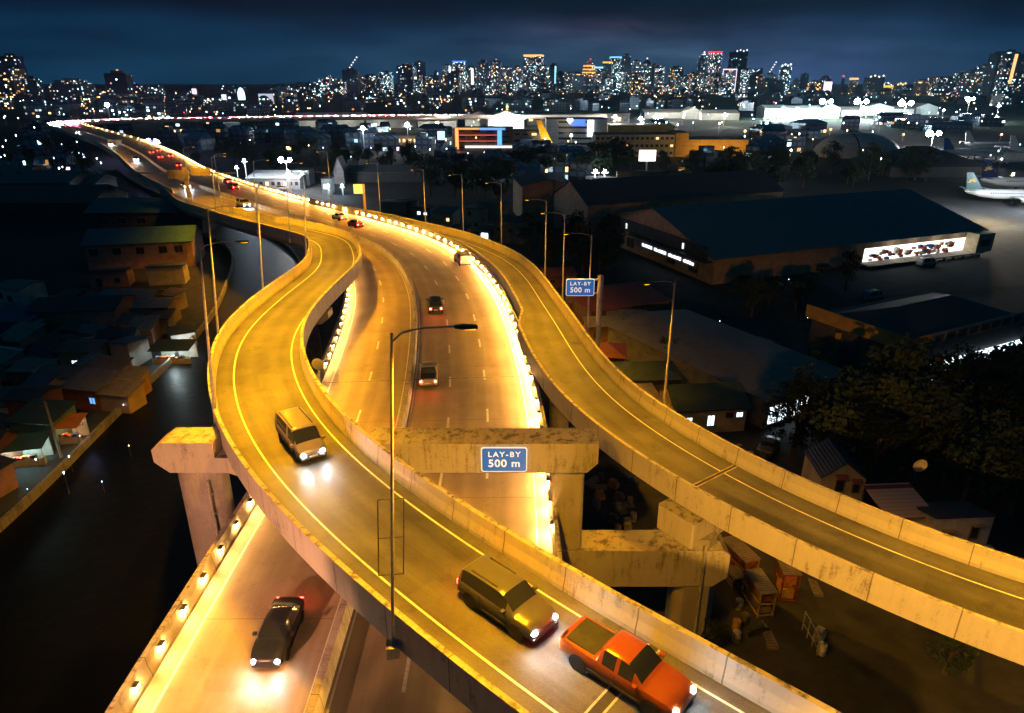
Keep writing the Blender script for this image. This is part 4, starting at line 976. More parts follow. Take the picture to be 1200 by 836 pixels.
tt.l.new(tt.mix(wide, tt.mix(thin, (.46, .34, .27), (.2, .1, .07)), (.14, .02, .02)), bb.inputs['Base Color']); bb.inputs['Roughness'].default_value = .6
c00 = Vector((*at(1042, 607, 5.2), 5.2)); c10 = Vector((*at(1099, 607, 5.0), 5.0)); c01 = Vector((*at(988, 574, 5.6), 5.6)); c11 = Vector((*at(1047, 563, 5.6), 5.6))
cz = thing('striped_canopy', 'sheet canopy striped cream and dark red beside the cream gabled house', 'canopy', (c00.x, c00.y, 0), between(c00, c10)[0])
ww = (c10-c00).length; dd = (c01-c00).length
MB().hexa([(0, 0, 5.0), (ww, 0, 5.0), (ww, dd, 5.6), (0, dd, 5.6), (0, 0, 5.1), (ww, 0, 5.1), (ww, dd, 5.7), (0, dd, 5.7)]).build('canopy_sheet', mm, cz)
for xx, yy, zz in ((.2, .2, 5.0), (ww-.2, .2, 5.0), (.2, dd-.2, 5.55), (ww-.2, dd-.2, 5.55)): MB().tube((xx, yy, 0), (xx, yy, zz), .05).build('post', DSTEEL, cz)
p0 = at(1095, 640, 3.6); p1 = at(1160, 640, 3.6); rz3 = math.radians(4)
wb = house('white_house', 'white walled house with a hooded dark window, rightmost behind the ramp parapet', 'house', p0[0], p0[1]+.6, rz3, 4.9, 3.2, 5.0, 'shedb', .8, 'white', 'dark', [('f', .9, 3.6, .6, .9), ('f', 3.2, 3.7, .65, 1.2)], .06)
for u, zz in ((.7, 4.65), (3., 5.1)): MB().box(u, u+1.0, -.5, -.01, zz, zz+.06).build('window_hood', WALL['tan'], wb)
MB().lathe([(.35, 0), (.4, .3), (.4, .9), (.2, 1.1)], (4.5, -.8, 2.4), 14).build('water_tank', STEEL, wb); MB().box(4.1, 4.9, -1.2, -.4, 0, 2.4).build('tank_stand', DSTEEL, wb)
p = at(1076, 548, 7.0); sd = thing('satellite_dish', 'pale satellite dish on a roof edge above the cream gabled house', 'satellite dish', (p[0], p[1], 0))
m = MB().lathe([(.05, 0), (.35, .05), (.6, .2), (.62, .22), (.36, .09), (.05, .03)], n=18); m.v = [(x_, -z_*1., y_+7.3) for x_, y_, z_ in m.v]; m.build('dish', WALL['cream'], sd, smooth=True)
MB().tube((0, .1, 0), (0, .1, 7.3), .08).build('mast', DSTEEL, sd); MB().tube((0, 0, 7.0), (.0, -.6, 7.2), .03).build('feed_arm', STEEL, sd)
# --- yard under the right ramp: orange machinery frames, drum, fence, motorcycle
ORG = plain('rusty_orange_steel', (.38, .12, .03), .6, .2, var=.5); OCH = plain('ochre_steel', (.45, .27, .06), .6, .2, var=.4)
def frame_rack(label, px, py, rz, sx, sy, sz, mat, crates=2):
    p = at(px, py); t = thing('steel_rack', label, 'machine frame', (p[0], p[1], 0), rz)
    mb = MB()
    for a in (0, sx):
        for b in (0, sy): mb.tube((a, b, 0), (a, b, sz), .07, n=6)
    for z in (.15, sz*.55, sz):
        for b in (0, sy): mb.tube((0, b, z), (sx, b, z), .06, n=6)
        for a in (0, sx): mb.tube((a, 0, z), (a, sy, z), .06, n=6)
    mb.tube((0, 0, .15), (sx, 0, sz), .04, n=5); mb.build('frame', mat, t)
    for k in range(crates):
        z = (.2, sz*.6)[k % 2]; MB().box(.15, sx-.2, .15, sy-.15, z, z+sz*.3).build('bin', (OCH, ORG, WALL['cream'])[k % 3], t)
    MB().box(-.1, sx+.1, -.1, sy+.1, sz+.06, sz+.12).build('top_sheet', (ROOF['rusty'], ROOF['patched'])[crates % 2], t)
    return t
frame_rack('orange steel rack with bins, topmost in the junk yard under the right ramp', 886, 678, 1.9, 3.2, 1.3, 1.9, ORG)
frame_rack('ochre machine frame with an orange front, middle of the yard under the right ramp', 905, 722, 1.7, 2.6, 1.2, 2.2, OCH, 3)
frame_rack('dark red steel rack nearest the parapet of the right ramp, in the yard', 932, 706, 1.5, 1.8, 1.2, 2.6, plain('red_oxide_steel', (.22, .03, .02), .6, .2, var=.5))
frame_rack('low trestle with a pale sheet top beside the pier column in the yard', 858, 690, .2, 2.6, 1.4, .9, OCH, 0)
p = at(962, 766); dr = thing('water_drum', 'white plastic drum standing at the end of the yard fence', 'drum', (p[0], p[1], 0))
MB().lathe([(.3, 0), (.33, .1), (.33, .4), (.35, .43), (.33, .46), (.33, .8), (.28, .88), (.05, .9)], n=16).build('drum_body', WALL['white'], dr, smooth=True); MB().lathe([(.09, .88), (.09, .96)], (.12, 0, 0)).build('drum_cap', WALL['blue'], dr)
p0 = at(940, 738); p1 = at(957, 768); rzf, Lf = between(p0, p1); fn = thing('yard_fence', 'short tubular fence panel in the yard under the right ramp', 'fence', (p0[0], p0[1], 0), rzf)
mb = MB()
for k in range(4): mb.tube((Lf*k/3, 0, 0), (Lf*k/3, 0, 1.7), .04, n=6)
mb.build('post', STEEL, fn); MB().tube((0, 0, 1.65), (Lf, 0, 1.65), .03, n=6).tube((0, 0, .6), (Lf, 0, .6), .03, n=6).build('rail', STEEL, fn)
p = at(888, 745); mo = thing('motorcycle', 'dark motorcycle parked on the bare earth below the right ramp', 'motorcycle', (p[0], p[1], 0), .3)
for xx in (-.62, .62):
    w_ = MB().lathe([(.2, -.05), (.3, -.05), (.32, 0), (.3, .05), (.2, .05)], n=16); w_.v = [(a+xx, c, b+.32) for a, b, c in w_.v]; w_.build('wheel', RUBBER, mo)
MB().loft([[(-.6, -.1, .62), (-.6, .1, .62), (-.6, .1, .74), (-.6, -.1, .74)], [(0, -.14, .6), (0, .14, .6), (0, .14, .78), (0, -.14, .78)], [(.4, -.1, .72), (.4, .1, .72), (.4, .1, .9), (.4, -.1, .9)]]).build('seat', RUBBER, mo)
MB().tube((.62, 0, .32), (.42, 0, .98), .04).tube((.42, -.35, 1.0), (.42, .35, 1.0), .025).build('handlebar', STEEL, mo); MB().box(-.25, .3, -.12, .12, .28, .58).build('engine', DSTEEL, mo)
# --- houses behind the far ramp parapet
for px, py, L_, D_, h_, rf, wl, wn, lab in (
    (486, 262, 5, 5, 4.5, 'flat', 'green', [('f', 1, 2.6, 1, .9, COOLLIT), ('f', 3, 2.6, 1, .7, COOLLIT)], 'pale green block with two bright cool windows behind the far ramp parapet'),
    (508, 266, 6, 5, 4.2, 'shed', 'cream', [('f', 4, 1.8, .9, .9, WARMLIT)], 'cream block with one warm lit window, right of the pale green block'),
    (546, 271, 4.6, 5, 6.2, 'flat', 'cream', [('f', .8, 4.4, .8, .9), ('f', 2.6, 1.4, .9, 1)], 'taller cream block house directly behind a street lamp'),
    (560, 262, 7, 6, 5.8, 'flat', 'tan', [('f', 1, 3, 1, 1)], 'flat roofed tan house behind the taller cream block'),
    (578, 284, 8, 6, 5.6, 'gx', 'tan', [('f', 1, 2.8, 1, 1), ('f', 4, 2.8, 1, 1)], 'tan two storey house left of the dark trees, roofed in dark sheet'),
    (562, 283, 3, 3, 3.2, 'shed', 'white', [('f', .5, .8, 1.8, 1.4, WHITELIT)], 'tiny kiosk with a glaring white front between the cream and tan houses'),
    (447, 250, 8, 5, 3.4, 'flat', 'tan', [], 'low brown block at the foot of the lamp right of the yellow sign'),
    (462, 250, 6, 5, 3, 'shed', 'brown', [('f', 2, 1, 1, .8)], 'low dark shack right of the low brown block'),
    (528, 284, 4, 4, 3, 'shed', 'ochre', [('f', 1, 1, .8, .8, WARMLIT)], 'small ochre shack with a warm window just over the ramp parapet')):
    p = at(px, py); house('block_house', lab, 'house', p[0], p[1], math.radians(-18), L_, D_, h_, rf, .8, wl, 'dark', wn)
# --- left bank: the long pink building, its neighbours and the shanty rows
p0 = at(105, 318, 0); p1 = at(229, 312, 0); rzp, Lp = between(p0, p1)
house('long_pink_building', 'long two storey pink building with dark windows under a teal roof, left bank', 'building', p0[0], p0[1], rzp, Lp, 11, 5.8, 'gx', 2.2, 'pink', 'teal', [('f', .8+k*4.6, 3.3, 1.6, 1.4) for k in range(4)]+[('f', 17.8, 3.3, 1.6, 1.4)], .5, rmat=ROOFX['teal'])
p = at(175, 335); house('cream_store_room', 'plain cream store room with a dark lean-to roof below the pink building', 'shed', p[0], p[1], rzp, 6.8, 4, 3.4, 'shedb', .5, 'cream', 'dark')
p = at(107, 338); house('pink_lean_to', 'low pink lean-to with a doorway below the left end of the pink building', 'shed', p[0], p[1], rzp, 7, 4, 2.8, 'shedb', .6, 'pink', 'dark', [('f', 4.6, .9, .9, .9)], doors=[('f', 1.2, .9, 1.9)])
for px, py, L_, D_, h_, rh_, lab in ((-40, 268, 36, 20, 7, 3.4, 'wide dark warehouse roof at the left edge above the shanty houses'), (105, 276, 30, 16, 6, 2.6, 'dark roofed hall right behind the long pink building'), (0, 240, 24, 18, 7, 3, 'grey roofed hall beside the pale side road at the far left'), (-70, 232, 30, 18, 7, 3, 'second grey roofed hall, cut by the left picture edge'), (60, 236, 16, 14, 6, 2, 'shorter grey roofed hall next to the pale side road')):
    p = at(px, py); house('factory_hall', lab, 'hall', p[0], p[1], math.radians(2), L_, D_, h_, 'gx', rh_, 'dark', 'teal' if L_ < 31 else 'dark', [('f', 3+5*k, 3, 2.4, 1.6) for k in range(3)])
special = [
 (2, 372, 5.5, 5, 5.4, 'gx', 'white', 'grey', [('f', .6, 3.6, .9, 1.1), ('f', 2.6, 3.2, .8, .8)], 'white two storey house with dark windows at the left picture edge'),
 (-12, 398, 7, 5, 3, 'shed', 'blue', 'blue', [], 'blue roofed lean-to below the white house at the left edge'),
 (30, 436, 4.2, 4.5, 3, 'gy', 'blue', 'dark', [('f', 1.6, 1.2, 1.1, .9)], 'bright blue walled house in the middle of the shanty rows'),
 (0, 420, 4, 5, 2.8, 'shed', 'grey', 'patched', [], 'grey shack with a pale roof edge, left of the blue house'),
 (160, 385, 5.5, 5, 3.6, 'gx', 'tan', 'grey', [('f', 2.5, 1.4, .8, .8)], 'tan house with a pale grey gable roof near the creek bend'),
 (118, 372, 9, 6, 3.2, 'gx', 'dark', 'grey', [], 'long low house with pale ridge sheets, behind the tan house'),
 (40, 392, 13, 8, 3.8, 'gx', 'pink', 'dark', [('f', 1, 1, .9, .9)], 'wide house with a big black roof in the centre of the shanty rows'),
 (96, 462, 5, 4, 2.8, 'shed', 'brown', 'rusty', [], 'low brown shack with a rusty roof between the utility pole and the lit stall'),
 (78, 478, 5, 4.2, 2.8, 'shed', 'brick', 'grey', [('f', 3.8, 1., .8, .8, emit('blue_lamp_glow', (.1, .35, 1.), 1.6))], 'brick red shack with a small blue glow, right of the utility pole'),
 (14, 500, 4, 4, 3.6, 'gx', 'brick', 'dark', [], 'brick red walled house left of the utility pole'),
 (18, 522, 5, 4, 3, 'shed', 'green', 'green', [], 'mossy green roofed house behind the teal stall'),
 (132, 468, 3.6, 3, 2.6, 'shed', 'ochre', 'patched', [('f', 2.4, .9, .8, 1, WARMLIT)], 'small hut with a warm lit doorway near the creek wall'),
 (120, 482, 4, 3, 2.4, 'shed', 'tan', 'patched', [], 'open shack with a pale sloping roof beside the creek alley'),
]
for px, py, L_, D_, h_, rf, wl, rr_, wn, lab in special:
    p = at(px, py); house('shanty_house', lab, 'house', p[0], p[1], math.radians(R.uniform(-14, 6)), L_, D_, h_, rf, R.uniform(.4, 1.3), wl, rr_, wn, .3)
placed = [(at(q_[0], q_[1])[0]+q_[2]/2, at(q_[0], q_[1])[1]+q_[3]/2, max(q_[2], q_[3])*.62) for q_ in special]
placed += [(at(175, 335)[0]+3, at(175, 335)[1]+2, 5), (at(107, 338)[0]+3, at(107, 338)[1]+2, 5), ((at(62, 535))[0], at(62, 535)[1], 1.2)]
rows = {}
rk = 0
for k in range(2200):
    if rk > 120: break
    y = R.uniform(48, 124); x = float(np.interp(y, bk.P[:, 1], bk.P[:, 0]))-R.uniform(5.5, 62)
    L_, D_ = R.uniform(2.6, 5.8), R.uniform(2.4, 4.6); rad = max(L_, D_)*.56
    if any((x-a)**2+(y-b)**2 < (rad+c)**2*.62 for a, b, c in placed): continue
    pv = (x*1., y)
    if y > 118 and x > -95: continue
    if abs(x) > (y*CS+H*SN)*.78+6: continue
    placed.append((x, y, rad)); rk += 1
    wl = R.choice(['grey', 'brown', 'tan', 'cream', 'pink', 'green', 'white', 'dark', 'brick']); rr_ = R.choice(['rusty', 'grey', 'dark', 'dark', 'teal', 'patched', 'blue', 'rusty'])
    dist = -x+float(np.interp(y, bk.P[:, 1], bk.P[:, 0])); row_ = 'beside the creek alley' if dist < 13 else 'one row from the alley' if dist < 24 else 'two rows from the creek' if dist < 36 else 'far from the creek'
    yw = 'level with the straddle bent' if y < 62 else 'level with the ramp bend' if y < 82 else 'by the lit stall' if y < 98 else 'near the pink building'
    sz = 'tiny' if L_*D_ < 15 else 'small' if L_*D_ < 22 else 'wide'
    lab = f'{sz} {wl} shack, {rr_} roof, {row_}, {yw}'
    wn = [('f', R.uniform(.4, L_-1.4), 1.0, .8, .8, R.choice([None, None, None, None, WARMLIT, COOLLIT]))]
    rows[lab] = rows.get(lab, 0)+1
    if rows[lab] > 1: lab = f'{sz} {wl} shack, {rr_} roof, {ORD[rows[lab]-1]} such {row_}, {yw}'
    house('shack', lab, 'shack', x-L_/2, y-D_/2, math.radians(R.uniform(-18, 12)), L_, D_, R.uniform(2.3, 3.4), R.choice(['shed', 'shedb', 'gx', 'gy', 'shed']), R.uniform(.3, 1.), wl, rr_, wn, .3, 'shanty houses on the left bank')
# lit stalls on the alley
def stall(label, px, py, rz, L_, D_, col, power, awn):
    p = at(px, py); t = thing('market_stall', label, 'stall', (p[0], p[1], 0), rz)
    mb = MB()
    for a in (0, L_):
        for b in (0, D_): mb.tube((a, b, 0), (a, b, 2.3+.3*(b > 0)), .05, n=6)
    mb.build('post', STEEL, t)
    MB().hexa([(-.3, -.5, 2.25), (L_+.3, -.5, 2.25), (L_+.3, D_+.2, 2.7), (-.3, D_+.2, 2.7), (-.3, -.5, 2.3), (L_+.3, -.5, 2.3), (L_+.3, D_+.2, 2.75), (-.3, D_+.2, 2.75)]).build('awning', awn, t)
    MB().box(0, L_, D_-.1, D_, 0, 2.4).build('back_wall', WALL['white'], t); MB().box(.1, L_-.1, .1, .7, 0, .85).build('counter', WALL['cream'], t)
    for gi, gm in enumerate(GOODS):
        mb = MB()
        for k in range(5): u = R.uniform(.2, L_-.5); z = R.choice((.86, .86, 1.4)); MB().box(u, u+.3, .15 if z < 1 else D_-.4, .6 if z < 1 else D_-.12, z, z+R.uniform(.15, .4)).build('goods_box', gm, t)
    MB().box(L_*.2, L_*.8, D_*.4, D_*.4+.1, 2.1, 2.16).build('tube_lamp', emit('stall_tube_%d' % int(px), col, 40), t)
    light('stall_light', 'POINT', (L_/2, .3, 1.95), power, col, t, .15); return t
stall('brightly lit white market stall at the head of the creek alley, green awning', 180, 428, .05, 5.2, 3, (.8, 1., .95), 330, ROOF['green'])
stall('white lit stall with plank sides continuing the bright stall toward the ramp', 203, 409, .5, 3.4, 2.4, (.85, .97, 1.), 200, ROOF['green'])
stall('teal walled stall with white and blue goods at the lower left edge', -4, 552, .25, 4.6, 2.4, (.6, 1., .95), 260, ROOF['teal'])
stall('stall under an orange tarpaulin right of the utility pole', 66, 522, .1, 2.6, 2.2, (1., .55, .2), 16, plain('orange_tarp', (.5, .17, .03), .7))
light('alley_lamp', 'POINT', (*at(100, 505, 2), 2), 26, (.25, .5, 1.), None, .1)
p = at(72, 536); up = thing('utility_pole', 'pale leaning wooden utility pole beside the creek alley', 'utility pole', (p[0], p[1], 0))
MB().tube((0, 0, 0), (-.35, .3, 6.6), .16, .12, 10).build('pole', WALL['grey'], up); MB().tube((-1.1, .25, 6.1), (.5, .25, 6.1), .05).build('crossarm', WALL['brown'], up)
# --- floodlit yard beyond the expressway
def block(name, label, cat, px, py, wpx, hpx, D_, wall, rf='flat', rh=.5, rfm='dark', wins=(), rz=0., litrow=None, depth_y=None):
    """building whose front base runs from (px,py) for wpx pixels"""
    x, y = at(px, py); x2, _ = atY(px+wpx, py, y); L_ = x2-x; h_ = atY(px, py-hpx, y)[1]
    t = house(name, label, cat, x, y, rz, L_, D_, h_, rf, rh, wall if isinstance(wall, str) else 'grey', rfm, [], .4, wmat=None if isinstance(wall, str) else wall)
    for (rows_, cols, lit, every) in wins:
        for r_ in range(rows_):
            zz = h_*(r_+.35)/rows_; hh = h_*.32/rows_
            for c_ in range(cols):
                u = L_*(c_+.2)/cols
                opening(t, 'f', L_, D_, u, zz, L_*.55/cols, hh, lit if (c_*7+r_*3) % every == 0 else None, detail=False)
    return t
block('petrol_kiosk', 'white and teal lit kiosk beyond the expressway, left of the yellow sign', 'kiosk', 378, 228, 10, 18, 6, 'white', 'flat', wins=[(1, 1, COOLLIT, 1)])
block('open_shed', 'long pale roofed open shed in the floodlit yard beyond the expressway', 'shed', 290, 222, 62, 13, 12, 'grey', 'shed', 1.5, 'white', [(1, 9, WARMLIT, 3)])
block('grey_block', 'plain grey block right of the floodlights in the yard beyond the expressway', 'building', 345, 218, 18, 18, 8, 'hangar', 'flat')
block('small_gable_house', 'tiny dark house with a bluish gable right of the lit kiosk', 'house', 392, 216, 12, 16, 8, 'grey', 'gy', 5, 'grey')
block('gable_barn', 'pale tan gabled barn among dark trees, above the far ramp lamps', 'barn', 508, 213, 26, 9, 16, 'tan', 'gy', 4.6, 'dark')
block('long_low_shed', 'very long low grey shed behind trees above the expressway', 'shed', 395, 214, 150, 12, 14, 'dark', 'gx', 2., 'grey')
block('long_low_shed', 'long low shed with three small lamps on its eave, amid the dark trees', 'shed', 545, 199, 82, 8, 14, 'grey', 'gx', 2., 'grey')
for k, px in enumerate((562, 600, 619)): light('eave_lamp', 'POINT', (*at(px, 200, 7), 5.5), 60, (1, .8, .5), None, .2)
block('hoarding_wall', 'tall corrugated yard wall glowing orange behind the long warehouse', 'wall', 722, 218, 88, 17, .6, 'tan', 'flat')
x, y = at(760, 212); light('yard_lamp', 'POINT', (x-3, y-3, 4), 1500, (1., .5, .2), None, .3); light('yard_lamp', 'POINT', (at(795, 212)[0], at(795, 212)[1]-3, 4), 1500, (1., .5, .2), None, .3)
block('container_office', 'brightly lit white container office under the twin floodlights', 'container', 688, 216, 36, 8, 4, 'white', 'flat')
p = at(757, 205); bb2 = thing('billboard', 'blank white lit billboard on a single tall post', 'billboard', (p[0], p[1], 0))
za = atY(757, 189, p[1])[1]; zb = atY(757, 176, p[1])[1]
MB().box(-3.6, 3.6, -.5, .2, za, zb).build('panel', emit('lit_billboard', (1., .92, .8), 2.2), bb2); MB().tube((0, 0, 0), (0, 0, za), .35).build('post', STEEL, bb2)
# --- airport side
block('pale_long_building', 'long cream building with rows of small windows left of the orange lit terminal', 'building', 432, 171, 78, 12, 14, 'tan', 'flat', wins=[(1, 12, WARMLIT, 7)])
block('glass_terminal', 'terminal front framed in glowing orange, striped with blue and red lights', 'terminal', 533, 176, 68, 25, 20, 'brown', 'flat', wins=[(4, 4, None, 1)])
x, y = at(533, 176); hz = atY(533, 151, y)[1]
def bar(label, px0, px1, py0, py1, yy, col, s, nm='light_bar', cat='light strip'):
    a = atY(px0, py1, yy); b = atY(px1, py0, yy); o = MB().box(a[0], b[0], yy-.5, yy-.1, a[1], b[1]).build(nm, emit('bar_%s_%d' % (nm, int(px0*7+py0)), col, s)); return tag(o, label, cat)
bar('glowing orange vertical strip at the left edge of the striped terminal', 534, 537, 150, 175, y-.3, (1., .28, .05), 2.2)
bar('thin orange strip along the top of the striped terminal, left part', 537.5, 562, 150, 152, y-.3, (1., .3, .08), 1.6)
bar('glowing blue strip along the top of the striped terminal, right part', 562.5, 592, 150, 152.5, y-.3, (.08, .2, 1.), 2.4)
bar('dim red strip across the middle of the striped terminal', 538, 583, 158, 159, y-.3, (1., .12, .08), .8)
bar('second dim red strip low on the striped terminal', 538, 583, 165, 166, y-.3, (1., .12, .08), .7)
bar('bright blue vertical sign at the right end of the striped terminal', 583, 588, 152.8, 170, y-.3, (.08, .3, 1.), 2.2)
bar('blue and white lit sign left of the striped terminal', 513, 521, 154, 164, y-1, (.25, .6, 1.), 3.)
bar('row of white shop lights along the foot of the striped terminal', 545, 600, 171, 173.5, y-.5, (.95, .95, 1.), 1.6)
block('grey_office_block', 'grey office block between the striped terminal and the yellow tail fin', 'building', 601, 176, 30, 22, 16, 'grey', 'flat', wins=[(3, 3, WARMLIT, 4)])
block('white_striped_office', 'office block of white floors and dark glass bands with a glowing blue sign', 'building', 640, 172, 70, 32, 22, 'hangar', 'flat', wins=[(5, 1, None, 1)])
x, y = at(640, 172)
bar('glowing blue sign with a white heart mark on the white striped office roof', 670, 686, 140, 147.5, y-.4, (.03, .12, 1.), 2.2, 'rooftop_sign', 'sign')
hp = atY(668, 142, y-.6); mb = MB()
hs = [(0, -1.5), (1.6, .1), (1.6, 1.), (.8, 1.5), (0, .9), (-.8, 1.5), (-1.6, 1.), (-1.6, .1)]
mb.add([(hp[0]+a*1.2, y-.9, hp[1]+b*1.2) for a, b in hs]+[(hp[0]+a*1.2, y-.6, hp[1]+b*1.2) for a, b in hs], [tuple(range(8)), tuple(range(8, 16))[::-1]]+[(i, (i+1) % 8, 8+(i+1) % 8, 8+i) for i in range(8)])
tag(mb.build('heart_sign', emit('heart_white', (.8, .95, 1.), 3.)), 'white glowing heart mark left of the blue rooftop sign', 'sign')
bar('tall white lit panel at the right corner of the white striped office', 688, 696, 141, 160, y-.4, (.85, .95, 1.), 2.6, 'lit_panel', 'sign')
block('slab_apartment', 'long cream slab building with dark window rows right of the white striped office', 'building', 697, 184, 92, 26, 16, 'cream', 'flat', wins=[(3, 16, WARMLIT, 9)])
x, y = at(790, 184)
yw = thing('yellow_building', 'plain yellow ochre building with a taller left end, airport side', 'building', (x, y, 0))
xe = atY(875, 184, y)[0]-x; xm = atY(805, 184, y)[0]-x; h1 = atY(790, 164, y)[1]; h2 = atY(790, 156, y)[1]
MB().box(xm+.003, xe, 0, 22, 0, h1).build('wall', WALL['ochre'], yw); MB().box(0, xm, -.05, 22, 0, h2).build('tower_end', WALL['ochre'], yw); MB().box(xm, xe+.2, -.2, 22.4, h1+.004, h1+.3).build('roof', ROOF['dark'], yw)
light('facade_lamp', 'POINT', (x+15, y-12, 3), 6500, (1., .6, .15), None, .5); light('facade_lamp', 'POINT', (x+32, y-12, 3), 5500, (1., .6, .15), None, .5)
block('white_gable_shed', 'small bluish white shed with a low gable right of the yellow building', 'shed', 878, 181, 34, 9, 14, 'hangar', 'gy', 4.2, 'white')
light('shed_lamp', 'POINT', (*at(890, 190, 8), 8), 1800, (.6, .8, 1.), None, .4)
# domed hangar
x, y = at(965, 186); x2 = atY(1069, 186, y)[0]; hh = atY(1020, 158, y)[1]
dm = thing('domed_hangar', 'grey rounded hangar with a dark seam, glowing faintly at its right end', 'hangar', ((x+x2)/2, y+14, 0))
rx = (x2-x)/2; rings = []
for k in range(17):
    a = -1+2*k/16; s = max(.02, 1-abs(a)**2.4)**.5; rings.append([(a*rx, -15*s*math.cos(PI*j/16), hh*s*math.sin(PI*j/16)) for j in range(17)])
MB().loft(rings, cap=False, closed=False).build('shell', ROOF['white'], dm, smooth=True)
mb = MB(); ss = (1-.22**2.4)**.5
mb.loft([[(-.24*rx+dx, -15.2*ss*math.cos(PI*j/16), hh*1.012*ss*math.sin(PI*j/16)) for j in range(17)] for dx in (0, 1.)], cap=False, closed=False); mb.build('seam_rib', WALL['dark'], dm)
# hangars
HG = [(430, 150, 58, 11, 'gx', 'long white hangar wall left of centre, ribbed panels'), (345, 149, 82, 12, 'gx', 'pale ribbed hangar under the right end of the streaming far road'), (545, 150, 30, 12, 'gy', 'small white gabled hangar left of the glaring floodlights'), (572, 151, 42, 14, 'gy', 'larger white gabled hangar in the glare of the floodlights'), (490, 151, 44, 9, 'gx', 'low hangar edged with a pink strip of light'), (755, 139, 50, 7, 'gx', 'low white hangar row right of the centre, brightly lit'), (803, 140, 18, 9, 'gy', 'white gabled hangar in the middle of the lit airport row'), (822, 141, 44, 8, 'gx', 'cream lit hangar right of the white gabled one'), (895, 139, 26, 12, 'gx', 'left one of the glaring white hangars'), (922, 140, 40, 12, 'gx', 'glaring white hangar, widest in the airport floodlights'), (961, 139, 22, 12, 'gy', 'gabled hangar at the right end of the glaring row'), (1010, 136, 36, 10, 'gy', 'grey gabled hangar between two floodlight masts'), (1072, 135, 26, 9, 'gy', 'grey gabled hangar right of the orange floodlights'), (985, 137, 26, 8, 'gx', 'low lit hangar left of the grey gabled one'), (1046, 136, 24, 8, 'gx', 'low lit hangar under the orange floodlights')]
for px, py, wp, hp_, rf, lab in HG: block('hangar', lab, 'hangar', px, py, wp, hp_, 26, 'hangar', rf, 4.5 if rf == 'gy' else 3., 'white'); xq, yq = at(px, py); xq2 = atY(px+wp, py, yq)[0]; [light('hangar_added_fill', 'POINT', (xq+(xq2-xq)*f_, yq-14, 9), 7000*(1.6 if 540 < px < 1000 else 1.), (.7, .95, 1.) if px > 890 else (1., .93, .75), None, .4) for f_ in ((.3, .75) if wp > 35 else (.5,))]  # added fill lights without fittings brighten the hangar fronts
block('terminal_roof_building', 'broad low building with yellow lit eaves, left of the slab apartments', 'building', 712, 158, 78, 11, 24, 'yellow', 'flat', rfm='dark')
block('control_block', 'broad flat terminal roof with thin lit edge behind the tail fin', 'building', 618, 147, 120, 14, 40, 'grey', 'flat', rfm='grey', wins=[(1, 14, WARMLIT, 4)])
block('hip_hall', 'dark hip roofed hall with a pale pinkish fascia, right of the domed hangar', 'hall', 1042, 208, 118, 12, 36, 'dark', 'hip', 7, 'dark')
x, y = at(1108, 207); a = atY(1108, 203, y-1); b = atY(1157, 196, y-1); tag(MB().box(a[0], b[0], y-1.2, y-.9, a[1], b[1]).build('fascia_board', plain('pale_fascia', (.6, .5, .52), .5)), 'long pale pink board along the eave of the hip roofed hall', 'fascia')
light('apron_lamp', 'POINT', (x+15, y-14, 9), 2500, (.95, .85, .9), None, .4)
